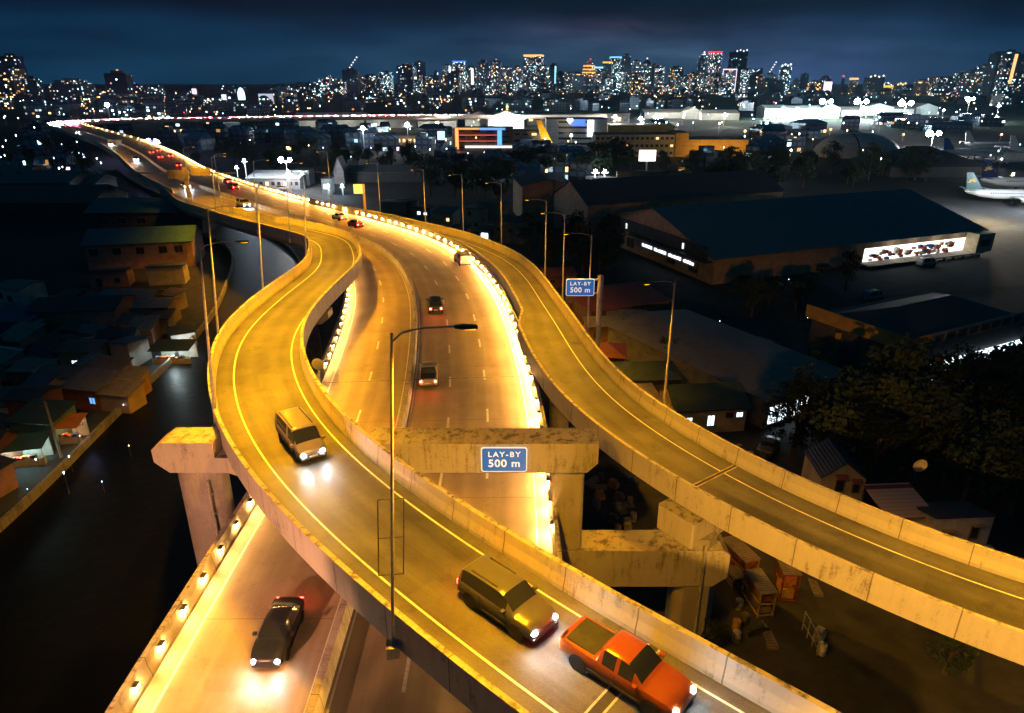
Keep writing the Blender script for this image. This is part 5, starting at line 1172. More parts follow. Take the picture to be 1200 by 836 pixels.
# aeroplanes
def plane(label, px, py, rz, L_, body, fin, engine=True, scale=1., emblem=False):
    p = at(px, py); t = thing('airplane', label, 'airplane', (p[0], p[1], 0), rz); s = L_/37.
    pr = [(-18.5, .2, 4.6), (-17, .8, 4.4), (-12, 1.6, 3.8), (-6, 2.0, 3.5), (10, 2.0, 3.5), (14, 1.9, 3.4), (16.5, 1.4, 3.2), (18, .7, 3.0), (18.5, .15, 2.9)]
    MB().loft([[(x_*s, r_*s*math.cos(2*PI*k/16), (z_+r_*math.sin(2*PI*k/16))*s) for k in range(16)] for x_, r_, z_ in pr]).build('fuselage', body, t, smooth=True)
    fn = MB().hexa([(-17.8*s, -.22*s, 5.0*s), (-11.5*s, -.22*s, 5.2*s), (-11.5*s, .22*s, 5.2*s), (-17.8*s, .22*s, 5.0*s), (-19.2*s, -.1*s, 12*s), (-16.6*s, -.1*s, 12*s), (-16.6*s, .1*s, 12*s), (-19.2*s, .1*s, 12*s)]).build('tail_fin', fin, t)
    if emblem:
        mb = MB(); ym = plain('emblem_gold', (.75, .5, .08), .5)
        for k in range(5):
            a = math.radians(20+40*k); c = (-16.4*s, 8.2*s)
            d1 = (math.cos(a), math.sin(a)); nn = (-d1[1], d1[0]); l_ = 1.9*s; w_ = .32*s
            for yy in (-.3*s, .3*s):
                pts = [(c[0]+d1[0]*l_*f+nn[0]*w_*g, c[1]+d1[1]*l_*f+nn[1]*w_*g) for f, g in ((.12, 0), (.5, 1), (1, 0), (.5, -1))]
                mb.add([(q_[0], yy-.03*s, q_[1]) for q_ in pts]+[(q_[0], yy+.03*s, q_[1]) for q_ in pts], [(0, 1, 2, 3), (7, 6, 5, 4), (0, 4, 5, 1), (1, 5, 6, 2), (2, 6, 7, 3), (3, 7, 4, 0)])
        mb.build('tail_emblem', ym, fn)
    for sg in (-1, 1):
        MB().hexa([(-1*s, sg*1.8*s, 2.7*s), (4.5*s, sg*1.8*s, 2.7*s), (-3.2*s, sg*16.5*s, 3.9*s), (-4.8*s, sg*16.5*s, 3.9*s), (-1*s, sg*1.8*s, 3.2*s), (4.5*s, sg*1.8*s, 3.2*s), (-3.2*s, sg*16.5*s, 4.1*s), (-4.8*s, sg*16.5*s, 4.1*s)]).build('wing', body, t)
        MB().hexa([(-17.2*s, sg*.8*s, 4.9*s), (-14.2*s, sg*.8*s, 4.9*s), (-16.8*s, sg*6*s, 5.4*s), (-18*s, sg*6*s, 5.4*s), (-17.2*s, sg*.8*s, 5.15*s), (-14.2*s, sg*.8*s, 5.15*s), (-16.8*s, sg*6*s, 5.5*s), (-18*s, sg*6*s, 5.5*s)]).build('tailplane', body, t)
        m = MB().lathe([(.75*s, -1.8*s), (1.05*s, -.6*s), (1.05*s, 1.4*s), (.9*s, 1.8*s)], n=14); m.v = [(c_+3.2*s, b_+sg*5.6*s, a_+1.9*s) for a_, b_, c_ in m.v]; m.build('engine', body, t, smooth=True)
    mb = MB()
    for xx, yy in ((13, 0), (-1, 3.6), (-1, -3.6)): mb.tube((xx*s, yy*s, 0), (xx*s, yy*s, 3*s), .18*s); mb.box((xx-.5)*s, (xx+.5)*s, (yy-.35)*s, (yy+.35)*s, 0, .9*s)
    mb.build('landing_gear', DSTEEL, t)
    mb = MB()
    for k in range(26):
        for sg in (-1, 1): mb.box((-9+k*.85)*s, (-8.65+k*.85)*s, sg*1.93*s-.05, sg*1.93*s+.05, 3.85*s, 4.3*s)
    mb.build('cabin_window', SHUT, t); return t
AW = plain('aircraft_white', (.72, .72, .70), .3, var=.08); AG = plain('fin_green', (.02, .10, .09), .35); ABL = plain('fin_blue', (.03, .12, .4), .35); AY = plain('fin_yellow', (.8, .5, .04), .35); AN = plain('fin_navy', (.02, .03, .10), .35)
plane('cream lit airliner, dark green fin with a gold leaf burst, behind the warehouse end', 1183, 238, math.radians(-8), 30, AW, AG, emblem=True)
plane('second airliner with a navy fin and gold burst, just behind the cream lit one', 1200, 224, math.radians(-2), 34, AW, AN, emblem=True)
plane('white airliner with a blue fin in the dark apron, right of the floodlight', 1140, 186, math.radians(-6), 32, AW, ABL)
plane('white tailed airliner behind the hip roofed hall, right of the blue finned one', 1163, 177, math.radians(-4), 34, AW, AW)
plane('white finned airliner at the far right of the dark apron', 1216, 184, math.radians(0), 34, AW, AW)
plane('small propeller plane shape parked crosswise beside the hip roofed hall', 1172, 193, math.radians(60), 18, AW, AW)
x, y = at(645, 178)
yt = thing('tail_fin', 'tall glowing yellow aircraft fin standing over the dark trees at the centre', 'tail fin', (x, y, 0))
P_ = lambda px, py: atY(px, py, y)
pts = [P_(628, 141), P_(634, 141), P_(650, 173), P_(638, 176)]
mb = MB(); mb.add([(a-x, -.5, b) for a, b in pts]+[(a-x, .5, b) for a, b in pts], [(0, 1, 2, 3), (7, 6, 5, 4), (0, 4, 5, 1), (1, 5, 6, 2), (2, 6, 7, 3), (3, 7, 4, 0)]); mb.build('fin', AY, yt)
MB().box(-6, 3, -1.6, 1.6, .1, 3.2).build('support', DSTEEL, yt)
light('fin_lamp', 'SPOT', (x-2, y-16, 2), 26000, (1., .62, .15), None, .3, 60, (x-1, y, 10))
light('apron_lamp', 'POINT', (*at(1165, 236, 6), 7.5), 22000, (1., .72, .35), None, .5); light('apron_lamp', 'POINT', (*at(1215, 226, 6), 7.5), 14000, (.75, .85, 1.), None, .5)
light('apron_lamp', 'POINT', (*at(1150, 196, 14), 14), 22000, (.7, .85, 1.), None, .5)

# ------------------------------------------------------------------ floodlight masts
def mast(label, px, py, hpx, col, s, power, size=1.6, n=2):
    x, y = at(px, py); h = atY(px, py-hpx, y)[1]; t = thing('floodlight_mast', label, 'floodlight', (x, y, 0))
    MB().tube((0, 0, 0), (0, 0, h), .3, .18).build('pole', STEEL, t); MB().box(-size, size, -.2, .2, h, h+.25).build('crossbar', STEEL, t)
    em = emit('flood_%d' % int(px), col, s)
    n = 1 if n < 3 else 2
    for k in range(n):
        u = 0 if n == 1 else -size*.8+1.6*size*k; zz = h+.8
        MB().ball((u, -.35, zz), size*(.4 if n == 1 else .5-.12*k), 10, 6).build('lamp', em, t)
    if power: light('flood_beam', 'POINT', (0, -1.5, h+.6), power, col, t, size*.5)
    return t
for a in ((339, 224, 34, (.95, .95, 1.), 60, 26000, 2.0, 3, 'glaring white floodlight over the yard beyond the expressway, brightest there'), (341, 224, 20, (.95, .95, 1.), 40, 5000, 1.2, 1, 'lower floodlight directly under the glaring one in the yard'), (291, 222, 32, (.6, .8, 1.), 30, 9000, 1., 2, 'bluish floodlight at the left end of the pale roofed open shed'), (281, 222, 24, (.6, .8, 1.), 20, 3000, .9, 1, 'small bluish lamp left of the open shed floodlight'), (357, 222, 17, (.6, .8, 1.), 25, 3000, .9, 1, 'small blue lamp right of the glaring yard floodlight'), (386, 232, 12, (.8, .9, 1.), 30, 2500, .9, 1, 'white lamp at the foot of the lit kiosk'), (402, 229, 9, (.5, .75, 1.), 30, 2500, .9, 2, 'bluish lamps right of the lit kiosk'),
          (697, 216, 13, (.85, .93, 1.), 60, 7000, 1.6, 2, 'left one of the twin floodlights over the container office'), (708, 216, 13, (.85, .93, 1.), 60, 6000, 1.4, 2, 'right one of the twin floodlights over the container office'),
          (427, 176, 24, (.9, .95, 1.), 50, 14000, 2.2, 2, 'white floodlight between the two ribbed hangars on the left'), (479, 178, 30, (.9, .95, 1.), 40, 12000, 2.2, 2, 'white floodlight above the long cream building'), (513, 160, 14, (1., .4, .1), 24, 6000, 2., 2, 'orange lamp right of the pink edged hangar'), (600, 158, 19, (1., .95, .85), 50, 24000, 2.6, 3, 'glaring floodlight at the right of the white gabled hangars'), (611, 158, 18, (1., .95, .85), 45, 18000, 2.4, 2, 'second glaring floodlight beside the white gabled hangars'), (593, 166, 14, (.8, .9, 1.), 18, 2000, 1.1, 1, 'small blue white lamp over the striped terminal'), (669, 174, 14, (.9, .95, 1.), 16, 2000, 1.0, 1, 'white lamp standing before the white striped office'),
          (720, 160, 22, (1., .95, .8), 45, 16000, 2.4, 2, 'warm white floodlight on the left of the low white hangar row'), (750, 158, 18, (.95, .95, .95), 50, 16000, 2.6, 2, 'white floodlight over the yellow eaved building'), (771, 150, 12, (.95, 1., 1.), 40, 16000, 2.6, 3, 'white floodlights in front of the low white hangar row'), (848, 148, 12, (1., .9, .7), 45, 16000, 2.6, 2, 'warm floodlight before the cream lit hangar'), (912, 150, 16, (.7, .95, 1.), 60, 30000, 3.4, 4, 'cluster of cyan white floodlights before the glaring hangars, left'), (938, 150, 18, (.75, .97, 1.), 60, 36000, 3.6, 4, 'cluster of cyan white floodlights before the glaring hangars, middle'), (965, 150, 30, (.7, .95, 1.), 40, 22000, 3., 3, 'tall cyan floodlight mast at the end of the glaring hangars'), (1006, 148, 28, (.85, .95, 1.), 50, 20000, 3.2, 4, 'tall white floodlight mast left of the orange ones'), (1014, 148, 19, (.85, .95, 1.), 44, 12000, 3.0, 3, 'lower white floodlights beside the tall white mast'), (1031, 148, 20, (.5, .8, 1.), 24, 6000, 2., 2, 'blue floodlight between white and orange masts'), (1058, 148, 26, (1., .85, .65), 55, 24000, 3.4, 4, 'tall orange white floodlight mast right of centre apron'), (1131, 142, 25, (.6, .95, 1.), 46, 16000, 2.8, 3, 'tall cyan floodlight mast alone on the right of the apron'), (1166, 142, 17, (.7, .95, 1.), 30, 8000, 2.2, 2, 'short cyan floodlight mast near the right picture edge'), (1103, 142, 12, (.95, .9, .7), 22, 3000, 1.6, 2, 'row of small warm lamps left of the lone cyan mast'),
          (1090, 176, 18, (.97, .95, 1.), 110, 40000, 2.6, 5, 'huge glaring white floodlight above the hip roofed hall'), (1184, 214, 8, (.9, 1., .4), 18, 1500, .9, 1, 'yellowish lamp over the airliner wing'), (1133, 166, 8, (1., .2, .08), 10, 600, 1., 1, 'small red orange lamp on the dark airfield, left one'), (1171, 167, 8, (1., .2, .08), 10, 600, 1., 1, 'small red orange lamp on the dark airfield, right one'), (972, 160, 7, (1., .25, .06), 10, 500, 1., 1, 'small orange lamp on the airfield above the domed hangar'), (1057, 166, 7, (1., .25, .08), 8, 500, .9, 1, 'small orange lamp right above the domed hangar'), (872, 162, 7, (1., .4, .1), 9, 700, 1.2, 2, 'orange lamp above the yellow building roof'), (940, 189, 6, (1., .3, .1), 9, 600, .8, 1, 'reddish lamp by the dark trees left of the domed hangar'), (925, 188, 10, (1., .8, .6), 12, 900, .8, 2, 'vertical pale lamp right of the bluish white shed'),
          (182, 185, 18, (.35, .4, 1.), 45, 14000, 1.7, 3, 'glaring blue white lamp right of the far expressway bend'), (188, 182, 14, (1., .8, .8), 36, 6000, 1.3, 2, 'pinkish lamp right of the glaring blue one at the far bend'), (130, 144, 20, (.75, .9, 1.), 34, 9000, 3.4, 2, 'cool white lamp among the low blocks left of the skyline')):
    a = adj(a); mast(a[8], a[0], a[1], a[2], a[3], a[4], a[5], a[6], a[7])

# ------------------------------------------------------------------ trees
LEAF, lt_, lb_ = new_mat('foliage')
rnd_ = lt_.node('ShaderNodeObjectInfo').outputs['Random']; nn_ = lt_.noise(lt_.node('ShaderNodeTexCoord').outputs['Object'], 1.3, 4, .7)
lt_.l.new(lt_.ramp(lt_.math('ADD', lt_.math('MULTIPLY', nn_, .7), lt_.math('MULTIPLY', rnd_, .3)), [(.3, (.010, .020, .009)), (.55, (.024, .042, .017)), (.8, (.048, .066, .028))]), lb_.inputs['Base Color']); lb_.inputs['Roughness'].default_value = .7
BARK = plain('bark', (.09, .065, .045), .9)
def tree_proto(seed, tall=1., palm=False):
    r = random.Random(seed); t = thing('tree', 'dark tree', 'tree', (0, 0, 0))
    tr = MB(); cr = MB()
    if palm:
        tr.tube((0, 0, 0), (.1, .05, 7.2), .2, .13, 8)
        for k in range(22):
            a = r.uniform(0, 2*PI); up = r.uniform(-.5, .9); L_ = r.uniform(1.7, 2.5); p0 = Vector((.1, .05, 7.2)); prev = None
            for s in range(6):
                f = s/5; c = p0+Vector((math.cos(a)*L_*f, math.sin(a)*L_*f, up*L_*f-1.4*f*f)); wdt = .34*(1-abs(f-.45)); n2 = Vector((-math.sin(a), math.cos(a), 0))*wdt
                cur = (c+n2, c-n2)
                if prev: cr.add([tuple(prev[0]), tuple(prev[1]), tuple(cur[1]), tuple(cur[0])], [(0, 1, 2, 3)])
                prev = cur
    else:
        tr.tube((0, 0, 0), (.1, 0, 3.6*tall), .3, .2, 8); clumps = []
        for k in range(15):
            a = r.uniform(0, 2*PI); rad = r.uniform(.5, 3.0); z = 3.0*tall+r.random()*5.2*tall; rad *= 1.15-abs(z/tall-5)/6.5
            c = Vector((math.cos(a)*rad, math.sin(a)*rad, z)); clumps.append((c, r.uniform(.9, 1.7)))
            if k < 8: tr.tube((.1, 0, min(3.4*tall, z-.8)), tuple(c*.85+Vector((0, 0, z*.12))), .11, .04, 6)
        for c, rr2 in clumps:
            for k in range(95):
                d = Vector((r.gauss(0, 1), r.gauss(0, 1), r.gauss(0, .75))).normalized()*rr2*r.uniform(.45, 1.12); p = c+d
                u = Vector((r.gauss(0, 1), r.gauss(0, 1), r.gauss(0, 1))).normalized(); v = u.orthogonal().normalized(); s = r.uniform(.18, .42)
                cr.add([tuple(p+u*s), tuple(p+v*s*.6), tuple(p-u*s), tuple(p-v*s*.6)], [(0, 1, 2, 3)])
    tr.build('trunk', BARK, t); cr.build('crown', LEAF, t); return t
protos = [tree_proto(s, tl) for s, tl in ((1, 1.), (2, 1.15), (3, .85), (4, 1.), (5, 1.25))]+[tree_proto(9, palm=True)]
bpy.context.view_layer.update(); index_children()
used = set()
def tree(x, y, h, label, group=None, kind=None):
    k = R.randrange(5) if kind is None else kind; p = protos[k]; s = h/9.
    if k not in used:
        used.add(k); p.location = (x, y, 0); p.scale = (s, s, s); p['label'] = label
        if group: p['group'] = group
        p.rotation_euler = (0, 0, R.uniform(0, 6)); return p
    return dup(p, (x, y, 0), R.uniform(0, 6), label, group, (s*R.uniform(.9, 1.15), s*R.uniform(.9, 1.15), s))
def ok_tree(x, y):
    for pth, lim in ((left_ramp, 6.5), (right_ramp, 6.5), (main, 16)):
        if np.min((pth.P[:, 0]-x)**2+(pth.P[:, 1]-y)**2) < lim**2: return False
    return True
def grove(label, group, poly, n, h0, h1):
    xs = [p[0] for p in poly]; ys = [p[1] for p in poly]; k = 0; tries = 0; pts = []
    while k < n and tries < n*60:
        tries += 1; px, py = R.uniform(min(xs), max(xs)), R.uniform(min(ys), max(ys)); c = False
        for i in range(len(poly)):
            (x1, y1), (x2, y2) = poly[i], poly[i-1]
            if (y1 > py) != (y2 > py) and px < (x2-x1)*(py-y1)/(y2-y1)+x1: c = not c
        if not c: continue
        x, y = at(px, py)
        if not ok_tree(x, y) or any((x-a)**2+(y-b)**2 < 9 for a, b in pts): continue
        pts.append((x, y)); tree(x, y, R.uniform(h0, h1), label, group); k += 1
grove('dark broadleaf tree in the black grove behind the lower right houses', 'trees in the black grove at the lower right', [(925, 520), (1000, 492), (1070, 488), (1260, 450), (1300, 640), (1190, 610), (1010, 570), (930, 550)], 60, 6.5, 9.5)
grove('dark tree between the far ramp and the long warehouse', 'trees left of the long warehouse', [(605, 300), (640, 285), (715, 300), (720, 330), (660, 330)], 10, 7, 10)
grove('dark tree in the belt below the striped terminal', 'tree belt below the airport buildings', [(470, 196), (600, 184), (720, 186), (860, 200), (870, 214), (720, 212), (600, 238), (500, 232)], 44, 7, 12)
grove('dark tree in the belt behind the long warehouse roof', 'tree belt behind the long warehouse', [(820, 222), (880, 205), (1060, 200), (1110, 212), (980, 222), (850, 232)], 22, 8, 12)
grove('dark tree in the yard before the lit shopfront', 'trees before the lit shopfront', [(850, 358), (1000, 328), (1010, 340), (900, 378), (860, 376)], 10, 4, 6.5)
grove('dark bluish tree between the creek and the far expressway', 'trees left of the far expressway', [(140, 215), (185, 225), (250, 262), (290, 285), (240, 290), (165, 252)], 22, 5, 8)
grove('dark tree behind the floodlit yard beyond the expressway', 'trees behind the floodlit yard', [(215, 185), (340, 176), (470, 182), (480, 205), (380, 208), (240, 200)], 34, 6, 10)
grove('dark tree scattered among the roofs at the far left', 'trees among the far left roofs', [(0, 175), (120, 160), (130, 200), (90, 230), (0, 235)], 22, 6, 9)
grove('dark tree beside the junk yard under the right ramp', 'trees beside the junk yard', [(940, 790), (1100, 760), (1150, 836), (940, 836)], 7, 3, 4.5)
tree(*at(779, 432), 5.2, 'small lone dark tree beside the carport house and grey shed'); tree(*at(774, 206), 13, 'tall palm silhouetted against the orange glowing yard wall', None, 5)
tree(*at(836, 758), 2.4, 'small green bush at the foot of the right pier column'); 
bpy.context.view_layer.update()

# ------------------------------------------------------------------ skyline
TW = [tower_mat('tower_facade_mixed', (.05, .075, .10)), tower_mat('tower_facade_sparse', (.035, .06, .09), dens=.075), tower_mat('tower_facade_dense', (.07, .08, .11), dens=.30, warm=.3), tower_mat('tower_facade_warm', (.08, .07, .08), dens=.24, warm=.8), tower_mat('tower_facade_dark', (.02, .035, .06), dens=.03), tower_mat('tower_facade_teal', (.06, .10, .12), dens=.34, warm=.1, power=2.2)]
def tower(label, px0, px1, top, Y, m, crown=None, ccol=None, shape='box', cs=1.5):
    pa = atY(px0, top, Y); pb = atY(px1, top, Y); h = pa[1]; w_ = pb[0]-pa[0]; D_ = w_*R.uniform(.7, 1.)
    t = thing('tower', label, 'tower', ((pa[0]+pb[0])/2, Y, 0), R.uniform(-.25, .25)); a = w_/2
    if shape == 'box': MB().box(-a, a, -D_/2, D_/2, 0, h).build('shaft', TW[m], t); MB().box(-a*.5, a*.4, -D_*.25, D_*.25, h+.01, h+5).build('roof_plant', WALL['dark'], t)
    elif shape == 'step':
        MB().box(-a, a, -D_/2, D_/2, 0, h*.78).build('shaft', TW[m], t); MB().box(-a*.72, a*.72, -D_*.36, D_*.36, h*.78+.01, h*.93).build('upper_shaft', TW[m], t); MB().box(-a*.4, a*.4, -D_*.2, D_*.2, h*.93+.01, h).build('roof_plant', TW[m], t)
    elif shape == 'spire':
        MB().box(-a, a, -D_/2, D_/2, 0, h*.86).build('shaft', TW[m], t); MB().loft([[(-a, -D_/2, h*.86+.01), (a, -D_/2, h*.86+.01), (a, D_/2, h*.86+.01), (-a, D_/2, h*.86+.01)], [(-a*.2, -D_*.1, h), (a*.2, -D_*.1, h), (a*.2, D_*.1, h), (-a*.2, D_*.1, h)]]).build('pointed_top', TW[m], t)
    elif shape == 'slant': MB().hexa([(-a, -D_/2, 0), (a, -D_/2, 0), (a, D_/2, 0), (-a, D_/2, 0), (-a, -D_/2, h*.9), (a, -D_/2, h), (a, D_/2, h), (-a, D_/2, h*.9)]).build('shaft', TW[m], t)
    em = emit('crown_%s' % ''.join('%02d' % int(c*99) for c in ccol)+str(int(cs*10)), ccol, cs) if ccol else None
    if crown == 'band': MB().box(-a-.6, a+.6, -D_/2-.6, D_/2+.6, h-4, h+1.5).build('crown', em, t)
    elif crown == 'bands':
        for f in (.62, .72, .83): MB().box(-a*(1.35-f*.6)-1, a*(1.35-f*.6)+1, -D_/2-1, D_/2+1, h*f, h*f+4).build('light_band', em, t)
    elif crown == 'tip': MB().ball((0, 0, h+4), 3.2, 8, 5).build('beacon', em, t)
    elif crown == 'edges':
        for s in (-1, 1): MB().box(s*a-1.2, s*a+1.2, -D_/2-1.2, -D_/2-.1, 4, h).build('edge_light', em, t)
        MB().box(-a, a, -D_/2-1., -D_/2-.1, h-3, h).build('edge_light', em, t)
    elif crown == 'dots':
        for k in range(4): MB().ball((-a+2*a*(k+.5)/4, -D_/2, h+2+3*(k % 2)), 3., 8, 5).build('crown_lamp', em, t)
    elif crown == 'crane':
        mb = MB().tube((0, 0, h), (0, 0, h+9), 1.2).tube((-2, 0, h+6), (a*.9, 0, h+34), 1.); mb.build('crane', DSTEEL, t)
        for k in range(5): MB().ball((-2+(a*.9+2)*k/4, -1.5, h+6+28*k/4), 2.3, 8, 5).build('crane_lamp', em, t)
    elif crown == 'stripe': MB().box(a*.1, a*.6, -D_/2-.8, -D_/2-.1, h*.3, h*.95).build('light_stripe', em, t)
    elif crown == 'slab': MB().box(-a-.4, a+.4, -D_/2-.8, -D_/2-.1, h*.25, h).build('lit_face', em, t)
    return t
GOLD = (1., .5, .08); RED = (1., .03, .06); WH = (.9, .95, 1.); CY = (.3, .85, 1.); BLU = (.08, .2, 1.); PKW = (1., .75, .95)
S = [ # x0, x1, top, distance, facade, crown, colour, shape, label
 (3, 22, 66, 1500, 4, None, None, 'box', 'dark blocky tower top at the far left edge'), (-6, 21, 81, 1480, 3, None, None, 'box', 'warm windowed block at the foot of the far left dark tower'), (24, 43, 92, 1500, 1, None, None, 'box', 'low dim block right of the far left towers'), (64, 100, 92, 1500, 0, None, None, 'step', 'broad stepped block of white windows with a red lamp, left skyline'),
 (101, 106, 103, 1600, 1, 'tip', RED, 'box', 'thin block topped by a red lamp right of the stepped block'), (126, 150, 86, 1500, 4, 'tip', GOLD, 'box', 'square dark tower with a single yellow roof lamp, left skyline'), (151, 165, 101, 1600, 1, 'tip', BLU, 'box', 'small block with a blue roof lamp right of the square dark tower'), (166, 190, 113, 1300, 3, None, None, 'box', 'low pinkish lit block right of the blue lamp block'),
 (226, 231, 104, 1300, 1, 'slab', PKW, 'box', 'thin bright white vertical panel tower, left skyline'), (232, 262, 115, 1300, 5, None, None, 'box', 'low long block of greenish lit windows beside the thin white panel'), (261, 267, 111, 1300, 1, 'slab', WH, 'box', 'short white panel block left of the glowing oval sign'), (305, 321, 110, 1300, 1, 'slab', (.35, .38, .5), 'box', 'pale blank sided block right of the glowing oval sign'), (322, 330, 106, 1800, 4, None, None, 'box', 'narrow dark block right of the pale blank one'),
 (340, 372, 98, 2600, 1, None, None, 'box', 'dim bluish block left of the crane topped tower'), (369, 404, 91, 2000, 2, None, None, 'step', 'broad block speckled with pinkish windows left of the crane topped tower'), (402, 420, 82, 2200, 4, 'crane', WH, 'box', 'dark tower carrying a slanting row of white crane lights'), (425, 444, 89, 2500, 0, None, None, 'box', 'block with mixed windows right of the crane topped tower'), (445, 459, 85, 2700, 5, None, None, 'box', 'teal lit block left of a pair of dark towers'), (467, 486, 77, 2600, 1, 'tip', RED, 'box', 'dark tower with a small red lamp, left of a dark twin'), (485, 498, 73, 2800, 4, None, None, 'box', 'dark twin tower right of the red lamp one'), (498, 509, 95, 2500, 3, 'stripe', GOLD, 'box', 'short block with a yellow stripe right of the dark twins'), (509, 531, 103, 1700, 4, None, None, 'box', 'near dark blank block before the blue crowned tower'),
 (519, 530, 77, 2900, 0, 'stripe', WH, 'box', 'tower with a white vertical stripe left of the blue crowned one'), (531, 545, 72, 2800, 5, 'band', BLU, 'box', 'tower with a glowing blue crown and magenta lamp'), (546, 558, 79, 2700, 0, 'stripe', WH, 'box', 'tower with a white lit shaft right of the blue crowned one'), (558, 574, 70, 2900, 1, None, None, 'step', 'stepped dark tower with a white lamp line'), (576, 587, 72, 2700, 2, 'tip', WH, 'box', 'slim tower densely dotted with windows right of the stepped dark one'), (586, 600, 80, 2500, 2, None, None, 'box', 'broad dotted tower left of the gold topped slanted one'),
 (600, 613, 79, 2800, 2, None, None, 'box', 'dotted tower just left of the gold topped slanted one'), (615, 636, 65, 2600, 2, 'band', (1., .55, .15), 'slant', 'tall slanted tower with a gold top edge'), (630, 643, 78, 2500, 0, None, None, 'box', 'mid height tower at the right foot of the gold topped slanted one'), (645, 653, 76, 2800, 4, 'stripe', CY, 'box', 'dark slim tower with a cyan stripe'), (656, 669, 88, 2700, 0, 'tip', WH, 'box', 'shorter tower with a bright white lamp left of the tiered golden one'), (672, 681, 86, 2600, 3, 'stripe', GOLD, 'box', 'narrow tower with gold lights left of the tiered golden one'), (683, 698, 72, 2600, 3, 'bands', GOLD, 'step', 'tiered tower ringed with golden bands of light'), (690, 694, 71, 2650, 4, 'tip', RED, 'spire', 'thin spire with a red tip behind the tiered golden tower'),
 (697, 706, 79, 2700, 0, 'band', CY, 'box', 'tower with a pale cyan top right of the tiered golden one'), (707, 717, 73, 2800, 1, 'band', GOLD, 'box', 'tower crowned in orange left of the twin dark pair'), (716, 727, 67, 2900, 5, 'band', (.2, .6, 1.), 'box', 'tower with a soft blue top right of the orange crowned one'), (728, 741, 63, 2700, 1, None, None, 'step', 'tallest dark tower of the central cluster'), (742, 751, 72, 2700, 0, None, None, 'box', 'tower close against the right of the tallest dark one'), (754, 763, 70, 2900, 0, 'tip', WH, 'spire', 'pointed tower with a white tip in the central cluster'), (764, 771, 76, 3000, 4, None, None, 'box', 'thin dark tower right of the pointed one'), (768, 780, 80, 2600, 5, 'tip', WH, 'box', 'tower with a pale lit top corner left of the golden ringed one'), (786, 799, 79, 2700, 1, 'bands', GOLD, 'box', 'tower with golden rings and a bright golden cap'), (799, 807, 90, 2500, 0, None, None, 'box', 'lower tower right of the golden ringed one'), (806, 818, 86, 2700, 3, None, None, 'box', 'orange windowed tower left of the red crowned pair'),
 (819, 832, 63, 2600, 0, 'tip', WH, 'step', 'tall stepped tower of yellow windows left of the red crowned one'), (832, 845, 61, 2550, 2, 'band', RED, 'box', 'tower with a glowing red crown'), (848, 863, 81, 2500, 2, 'edges', PKW, 'box', 'tower outlined in white edge lights right of the red crowned one'), (858, 874, 61, 2700, 4, 'dots', WH, 'box', 'dark tall tower with four white roof lamps'), (871, 883, 82, 2600, 5, None, None, 'box', 'teal windowed tower right of the four lamp tower'), (883, 893, 80, 2900, 0, None, None, 'slant', 'slant topped tower behind the dark blank block on the right'), (892, 916, 94, 1900, 4, None, None, 'box', 'dark wide block with a red edge lamp before the crane lights'), (897, 908, 87, 2300, 1, 'crane', WH, 'box', 'block under slanting white crane lights, right of the cluster'), (915, 927, 78, 2200, 5, 'dots', (.8, 1., 1.), 'box', 'teal tower crusted with bright windows and crane lights at its top'),
 (940, 947, 87, 2800, 1, None, None, 'box', 'slim dim tower right of the teal crusted one'), (949, 962, 96, 2200, 3, None, None, 'box', 'orange windowed low tower left of the glowing white screen'), (965, 974, 96, 2100, 1, 'slab', PKW, 'box', 'glowing pinkish white screen building'), (987, 990, 91, 2300, 4, 'tip', RED, 'spire', 'needle thin mast tower with a red lamp'), (997, 1005, 92, 2300, 3, 'band', (1., .5, .2), 'box', 'short tower with an orange cap right of the red needle'), (1016, 1034, 91, 2300, 4, 'dots', (1., .9, .8), 'box', 'dark bluish block with two pale roof lamps'), (1036, 1045, 101, 2300, 3, 'band', GOLD, 'box', 'low block with a yellow lit roof'), (1049, 1060, 100, 2300, 1, 'dots', (1., .75, .3), 'box', 'low block with spiky yellow roof lights'), (1074, 1088, 95, 2100, 3, None, None, 'box', 'stubby orange lit block right of the yellow roof lights'),
 (1098, 1120, 92, 2000, 0, None, None, 'box', 'first tower of the dark right hand cluster'), (1118, 1140, 84, 2000, 0, None, None, 'step', 'stepped tower of the right hand cluster'), (1139, 1152, 82, 2100, 1, None, None, 'box', 'dim tower right of the stepped one in the right hand cluster'), (1150, 1166, 77, 2000, 0, None, None, 'box', 'tower left of the orange topped giant on the right'), (1164, 1180, 63, 1900, 1, 'stripe', (1., .45, .15), 'box', 'giant dark tower with orange lights near the right edge'), (1178, 1193, 61, 1850, 0, 'stripe', (1., .55, .2), 'box', 'giant tower dotted with orange windows at the right edge'), (1191, 1212, 66, 1900, 0, None, None, 'box', 'outermost giant tower cut by the right picture edge'), (1104, 1112, 98, 2400, 2, None, None, 'box', 'dotted low tower inside the dark right hand cluster')]
for a in S: tower(a[8], a[0], a[1], a[2], a[3], a[4], a[5], a[6], a[7])
x, y = at(283, 123); yy = y; sx, sz_ = atY(283, 113, yy)
ov = thing('oval_sign', 'glowing cyan white oval sign in the left skyline', 'sign', (sx, yy, 0))
m = MB().lathe([(.2, -.5), (1, -.5), (1, .5), (.2, .5)], n=24); wv = (atY(287, 113, yy)[0]-sx); hv = atY(283, 103, yy)[1]-sz_
m.v = [(a_*wv, c_*2, b_*hv+sz_) for a_, b_, c_ in m.v]; m.build('lit_face', emit('oval_glow', (.55, 1., 1.), 3.), ov); MB().tube((0, 1, 0), (0, 1, sz_-hv), 1.).build('post', STEEL, ov)
